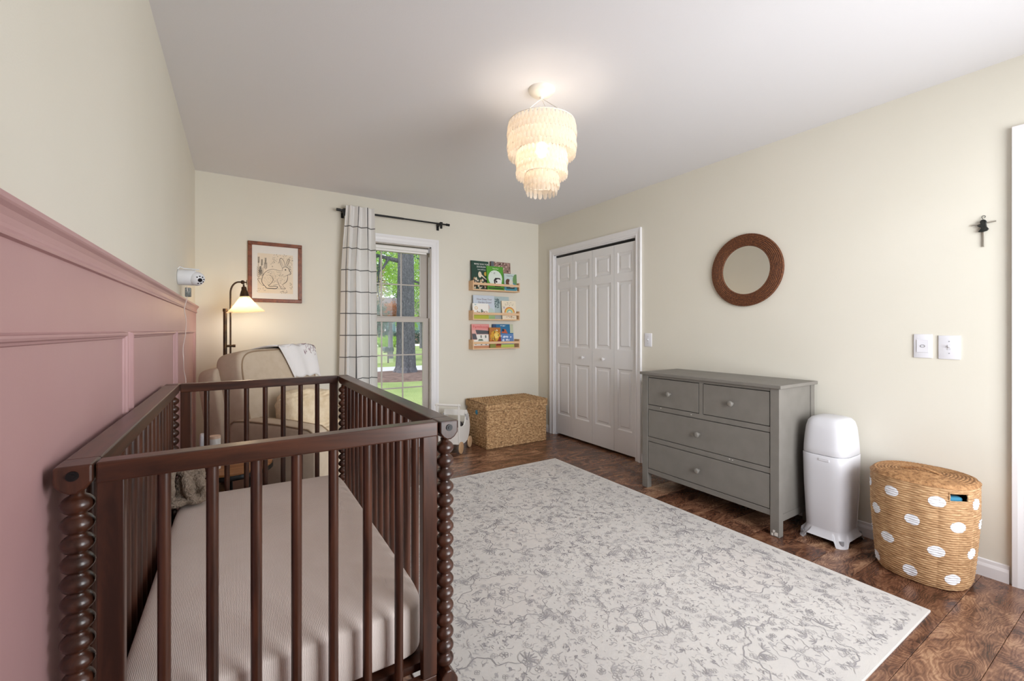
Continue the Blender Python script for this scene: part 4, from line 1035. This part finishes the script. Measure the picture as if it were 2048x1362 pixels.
# ------------------------------------------------------------------ pharmacy floor lamp
LX, LY = -.085, 3.90
fl_ = thing('floor_lamp', 'bronze pharmacy floor lamp with amber glass cone shade behind the armchair', 'floor lamp', (LX, LY, 0))
MB().lathe([(.13, 0), (.13, .012), (.10, .022), (.03, .03), (.014, .06)], 36).build('base', 'bronze', fl_, smooth=True)
MB().cyl((0, 0, .03), (0, 0, 1.335), .0125, n=14).build('pole', 'bronze', fl_, smooth=True)
MB().cyl((0, 0, 1.318), (0, 0, 1.34), .0155, n=14).build('pole_cap', 'bronze', fl_, smooth=True)
arm = [(.034, 0, .92), (.034, 0, 1.2), (.034, 0, 1.46)]+[(.034+.055*(1-cos(t)), 0, 1.46+.085*sin(t)) for t in [pi/2*i/8 for i in range(1, 9)]]+[(.112, 0, 1.545)]
MB().tube(arm, .0062, 10).build('arm', 'bronze', fl_, smooth=True)
for z in (1.32, 1.06): MB().cyl((0, 0, z), (.048, 0, z), .009, n=12).build('coupling', 'bronze', fl_, smooth=True)
MB().cyl((.048, 0, 1.06), (.066, 0, 1.06), .011, n=12).build('thumb_screw', 'bronze', fl_, smooth=True)
kn = MB().ball((.112, 0, 1.545), .015, 14, 8).cyl((.124, 0, 1.545), (.138, 0, 1.545), .005).box(.136, .141, -.004, .004, 1.527, 1.563)
kn.build('swivel_joint', 'bronze', fl_, smooth=True)
TS = Matrix.Translation((.118, 0, 1.53)) @ Matrix.Rotation(RAD(-4), 4, 'Y')
MB().lathe([(.006, 0), (.006, -.016), (.016, -.022), (.018, -.045), (.022, -.052), (.031, -.082), (.032, -.096), (.024, -.098)], 24).rot(TS).build('socket', 'bronze', fl_, smooth=True)
MB().lathe([(.029, -.094), (.060, -.140), (.098, -.186), (.128, -.214), (.131, -.214), (.1005, -.184), (.0625, -.138), (.0315, -.092)], 48, caps=False).rot(TS).build('glass_shade', 'amber_glass', fl_, smooth='all')
MB().ball((0, 0, -.135), (.026, .026, .034), 16, 10).rot(TS).build('bulb', 'bulb_warm', fl_, smooth='all')
light('lamp_glow', 'POINT', (.118+.01, 0, 1.53-.195), 2.2, (1, .81, .58), parent=fl_, shadow_soft_size=.03)

# ------------------------------------------------------------------ baby monitor on the wainscot
bm_ = thing('baby_monitor', 'white pan and tilt baby monitor camera above the chair rail', 'camera', (XL, 3.06, 1.448))
MB().cyl((0, 0, .03), (.085, 0, .03), .044, n=32).build('body', 'monitor_white', bm_, bevel=.006, smooth=True)
MB().ball((.088, -.012, .024), (.040, .040, .040), 24, 16).build('lens_head', 'monitor_white', bm_, smooth='all')
fd = Vector((.45, -.85, -.25)).normalized(); hc = Vector((.088, -.012, .024))
u_ = fd.orthogonal().normalized(); v_ = fd.cross(u_)
MB().cyl(hc+fd*.037, hc+fd*.0415, .011, n=18).build('lens', 'lens_black', bm_)
for k in range(7):
    a = 2*pi*k/9+.5; c = hc+fd*.0355+(u_*cos(a)+v_*sin(a))*.021; MB().cyl(c, c+fd*.0025, .0035, n=8).build('infrared_led', 'lens_black', bm_)
MB().tube([(0, 0, .074), (.012, 0, .088), (.03, 0, .080), (.10, 0, .078)], .0035, 8).build('antenna', 'monitor_white', bm_, smooth=True)
B(0, .012, -.02, .02, -.01, .06).build('mount', 'monitor_white', bm_, bevel=.003)
ad = thing('power_adapter', 'grey power adapter with printed label hanging below the monitor', 'adapter', (-.2625, 3.15, 1.374))
B(.0, .028, -.02, .02, .0, .052).build('body', 'label_grey', ad, bevel=.003)
cord = [(-.252, 3.12, 1.43), (-.25, 3.14, 1.385), (-.2605, 3.16, 1.34), (-.268, 3.17, 1.30), (-.262, 3.2, 1.24), (-.267, 3.24, 1.19), (-.266, 3.2, 1.15), (-.268, 3.1, 1.08), (-.262, 3.05, 1.02), (-.266, 3.12, .95), (-.26, 3.16, .88), (-.265, 3.14, .80), (-.258, 3.17, .70), (-.265, 3.15, .45), (-.262, 3.15, .06)]
cc = []
for i in range(len(cord)-1):
    g = lambda j: Vector(cord[min(max(j, 0), len(cord)-1)]); a, b, c, d = g(i-1), g(i), g(i+1), g(i+2)
    for s in range(5):
        t = s/5; cc.append(.5*(2*b+(c-a)*t+(2*a-5*b+4*c-d)*t*t+(3*b-a-3*c+d)*t**3))
tag(MB().tube(cc, .0022, 6).build('monitor_cord', 'cord_white', smooth='all'), 'thin white cord running down the pink wainscot', 'cord')

# ------------------------------------------------------------------ chandelier
HX, HY = 1.345, 1.84
cl_ = thing('chandelier', 'tiered chandelier of clear glass leaf drops lit from within', 'chandelier', (HX, HY, 0))
MB().lathe([(.070, H), (.070, H-.006), (.066, H-.014), (.052, H-.026), (.030, H-.034), (.012, H-.040), (.008, H-.052), (.0, H-.054)], 36).build('ceiling_canopy', 'canopy_white', cl_, smooth=True)
for k in range(3):
    a = 2*pi*k/3+.4; MB().tube([(.006*cos(a), .006*sin(a), H-.05), (.172*cos(a), .172*sin(a), 2.26)], .0012, 5).build('hanging_wire', 'silver', cl_)
TI = [(.172, 2.260, 5, .031, 50), (.126, 2.116, 4, .029, 37), (.084, 2.0, 2, .031, 25), (.074, 1.938, 1, .031, 18)]
for r, z, n, dz, c in TI: MB().tube([(r*cos(2*pi*i/48), r*sin(2*pi*i/48), z) for i in range(48)], .003, 6, True).build('tier_ring', 'canopy_white', cl_, smooth=True)
fr_ = MB()
for r, z in ((.172, 2.260), (.126, 2.116), (.084, 2.0)):
    for k in range(3): a = 2*pi*k/3+.4; fr_.cyl((0, 0, z), (r*cos(a), r*sin(a), z), .002, n=6)
fr_.cyl((0, 0, 1.93), (0, 0, 2.262), .003, n=8); fr_.build('inner_frame', 'canopy_white', cl_)
MB().cyl((0, 0, 2.165), (0, 0, 2.235), .018, n=16).build('socket', 'canopy_white', cl_)
MB().ball((0, 0, 2.125), (.03, .03, .042), 16, 12).build('bulb', 'bulb_white', cl_, smooth='all')
def dropmesh():
    prof2 = [(.0, .0), (.0058, -.004), (.0095, -.014), (.0118, -.030), (.0105, -.041), (.006, -.048), (.0, -.051)]
    m = MB(); L = [(x, 0, z) for x, z in prof2]+[(-x, 0, z) for x, z in prof2[-2:0:-1]]; n = len(L)
    ctr = [(0, .0050, -.028), (0, -.0030, -.028)]
    m.add(L+ctr, [(i, (i+1) % n, n) for i in range(n)]+[((i+1) % n, i, n+1) for i in range(n)])
    return m
dm0 = dropmesh(); dmesh = None; allp = []
for r, z, n, dz, c in TI:
    for k in range(n):
        for i in range(c):
            a = 2*pi*(i+.5*(k % 2))/c; allp.append((r+.0035*(k % 2)+.002*(n-k)/n, z-dz*k, a))
cd_ = math.atan2(-HY, -HX)
allp.sort(key=lambda q: -cos(q[2]-cd_)*1.0)
rest = MB()
for idx, (r, z, a) in enumerate(allp):
    M = Matrix.Translation((r*cos(a), r*sin(a), z)) @ Matrix.Rotation(a-pi/2, 4, 'Z') @ Matrix.Rotation(RAD(5), 4, 'X')
    if idx < 300:
        if dmesh is None:
            o = dropmesh().build('glass_drop', 'crystal', cl_); dmesh = o.data
        else: o = bpy.data.objects.new('glass_drop', dmesh); COL.objects.link(o); o.parent = cl_
        o.matrix_local = M
    else:
        m = dropmesh().rot(M); rest.add(m.v, m.f)
o = rest.build('glass_drops', 'crystal', cl_); o['kind'] = 'stuff'
light('chandelier_light', 'POINT', (0, 0, 2.125), 3.6, (1, .88, .74), parent=cl_, shadow_soft_size=.045)

# ------------------------------------------------------------------ outdoors through the window
GZ = -.40
def flat(name, x0, x1, y0, y1, z0, z1, m, label, cat): return tag(B(x0, x1, y0, y1, z0, z1).build(name, m), label, cat, kind='structure')
flat('ground', -60, 90, YB+.3, 140, GZ-.3, GZ, 'grass', 'green lawn outside the window', 'lawn')
flat('street', -60, 90, 15.9, 18.4, GZ, GZ+.01, 'asphalt', 'pale grey street crossing between the lawns', 'street')
flat('driveway', -10, 60, 41, 47, GZ, GZ+.02, 'concrete', 'pale driveway in front of the brick house', 'driveway')
TX, TY = 4.98, 14.9
mb_ = MB().lathe([(0, GZ+.10), (.6, GZ+.12), (1.3, GZ+.08), (1.7, GZ+.0)], 40, (TX-.2, TY-.35), caps=False)
mb_.v = [(TX-.2+(x-TX+.2)*1.25, y_, z) for x, y_, z in mb_.v]
tag(mb_.build('mulch_bed', 'mulch', smooth='all'), 'brown mulch bed around the big tree trunk', 'mulch bed')
big = thing('oak_tree', 'large grey barked tree close outside the window', 'tree', (TX, TY, GZ))
tr = MB(); trr = random.Random(2)
lv = [(0, .48), (.10, .41), (.28, .345), (.9, .31), (1.8, .295), (3.2, .275), (5, .26), (8, .22)]
def trunkf(u, v):
    k = v*(len(lv)-1); i = min(int(k), len(lv)-2); t = k-i; z = lv[i][0]+(lv[i+1][0]-lv[i][0])*t; r = lv[i][1]+(lv[i+1][1]-lv[i][1])*t; a = 2*pi*u
    r *= 1+.05*sin(9*a+z*.7)+.03*sin(17*a-z); r *= 1+(.12*sin(5*a) if z < .3 else 0)*(1-z/.3 if z < .3 else 0)
    return (r*cos(a), r*sin(a), z)
tr.grid(trunkf, 72, 56, True).build('trunk', 'bark', big, smooth='all')
rt = Vector((cos(TH), -sin(TH), 0))
for pts, r in (([(0, 0, 3.95), (-.5, .1, 4.05), (-1.1, .1, 4.15), (-1.9, -.1, 4.55)], .09), ([(-.6, .1, 4.02), (-.8, 0, 3.7), (-1.15, .1, 3.35)], .05), ([(0, 0, 3.4), (.6, .3, 3.3), (1.3, .6, 3.5)], .06), ([(-.9, 0, 4.1), (-1.0, -.1, 2.9), (-.85, 0, 2.35)], .03), ([(-1.0, 0, 2.9), (-1.3, 0, 2.5)], .02)):
    MB().tube(pts, [r*(1-.6*i/(len(pts)-1)) for i in range(len(pts))], 8).build('branch', 'bark', big, smooth=True)
def cloud(n, c, r, size, rr, shell=.55):
    m = MB()
    for i in range(n):
        d = Vector((rr.gauss(0, 1), rr.gauss(0, 1), rr.gauss(0, 1))).normalized(); q = shell+(1-shell)*rr.random()
        k = 1+.22*sin(d.x*7+c[0])*cos(d.z*6+c[1])
        p = Vector(c)+Vector((d.x*r[0], d.y*r[1], d.z*r[2]))*q*k
        a = Vector((rr.gauss(0, 1), rr.gauss(0, 1), rr.gauss(0, 1))).normalized(); b = a.orthogonal().normalized(); s = size*rr.uniform(.6, 1.3)
        m.add([p, p+a*s*.5+b*s*.28, p+a*s, p+a*s*.5-b*s*.28], [(0, 1, 2, 3)])
    return m
lc = MB()
for c, r, n in (((-1.6, -.2, 4.5), (.9, .8, .55), 700), ((-1.35, 0, 3.45), (.45, .5, .5), 500), ((-1.7, 0, 3.0), (.5, .5, .4), 300), ((-1.1, 0, 2.3), (.5, .5, .32), 260), ((-.95, 0, 1.72), (.42, .4, .42), 420), ((-.5, .4, 5.0), (.9, .9, .5), 500), ((1.2, .5, 4.7), (.9, .9, .9), 400)):
    m = cloud(n*2, c, r, .10, trr, .2); lc.add(m.v, m.f)
o = lc.build('leaves', 'leaf_dark', big); o['kind'] = 'stuff'
def tree(name, label, x, yv, h, r, m, size, n=2400, trunk=True, cat='tree', zc=None, group=None):
    t = thing(name, label, cat, (x, yv, GZ)); rr = random.Random(hash(name+label) % 999 if False else int(x*31+yv*7))
    zc = h-r[2] if zc is None else zc
    if trunk: MB().cyl((0, 0, 0), (0, 0, zc), .16, .08, 8).build('trunk', 'bark', t, smooth=True)
    o = cloud(n, (0, 0, zc), r, size, rr).build('foliage', m, t); o['kind'] = 'stuff'
    return t
tree('leafy_tree', 'lime green leafy tree across the street behind the big trunk', 9.2, 27.4, 9.8, (3.3, 2.0, 3.3), 'leaf_lime', .15, 11000)
tree('leafy_tree', 'mid green tree to the right of the big trunk', 13.4, 36, 11.2, (3.0, 2.2, 4.4), 'leaf_mid', .2, 8000)
tree('leafy_tree', 'pale rosy leaved tree at the curtain edge', 5.35, 22.4, 5.2, (1.1, 1.0, 1.5), 'leaf_pink', .11, 3200)
tree('leafy_tree', 'rust coloured round tree by the far driveway', 7.15, 24.0, 3.15, (.55, .5, .55), 'leaf_rust', .09, 1800)
tree('garden_shrub', 'lime shrub next to the rust coloured tree', 7.55, 22.4, 2.6, (.62, .6, .6), 'leaf_lime', .10, 1800, cat='shrub')
tree('leafy_tree', 'tall mid green tree behind the brick house', 14.5, 63, 17, (10, 3, 6), 'leaf_mid', .5, 9000)
for k, (x, yv, r, m, lb) in enumerate(((11.6, 40, (1.5, .8, .55), 'leaf_lime', 'bright green hedge bush under the house window'), (11.4, 47.6, (1.2, .8, .8), 'leaf_mid', 'rounded green bush by the brick wall'), (16.6, 47.6, (1.5, .8, .9), 'leaf_dark', 'dark green bush at the house corner'), (14.0, 47.6, (1.0, .8, .8), 'leaf_dark', 'dark green bush below the shuttered window'), (20.6, 47.6, (2.0, .8, 1.0), 'leaf_mid', 'wide green bush at the right of the house'))):
    tree('garden_shrub', lb, x, yv, r[2]*2, r, m, .22, 1000, False, 'shrub', r[2]*.9)
hs = thing('brick_house', 'low brick house with pale blue windows across the street', 'house', (0, 50, GZ))
B(4, 30, 0, 8, 0, 3.4).build('wall', 'brick', hs)
MB().prism([(-.8, 3.3), (4, 5.6), (8.8, 3.3)], 0, 3.4, 30.6).build('roof', 'roof_grey', hs)
for x in (8.6, 14.9, 18.3, 22):
    w_ = MB().box(x-.75, x+.75, -.08, .02, 1.15, 2.75).build('window', 'house_white', hs)
    B(x-.58, x+.58, -.10, -.07, 1.3, 2.6).build('pane', 'shutter_blue', w_)
ml = thing('mailbox_pair', 'two dark mailboxes on one post beyond the street', 'mailbox', (6.05, 20.7, GZ))
MB().box(-.03, .03, -.03, .03, 0, .62).box(-.22, .22, -.04, .04, .50, .54).build('post', 'roof_grey', ml)
for x in (-.115, .115):
    MB().prism([(x-.1, .56), (x+.1, .56), (x+.1, .68)]+[(x+.1*cos(a), .68+.1*sin(a)) for a in [pi*i/8 for i in range(1, 8)]]+[(x-.1, .68)], 1, -.22, .22).build('box', 'mailbox_green', ml)

# every built-in-place thing gets its Empty at its own base
for r in [o for o in COL.objects if o.type == 'EMPTY' and o.parent is None and abs(o.location.x) < 1e-6]:
    ps = [c.location+Vector(v) for c in r.children if c.type == 'MESH' for v in c.bound_box]
    off = Vector(((min(p.x for p in ps)+max(p.x for p in ps))/2, (min(p.y for p in ps)+max(p.y for p in ps))/2, min(p.z for p in ps)))
    r.location = r.location+off
    for c in r.children: c.location = c.location-off
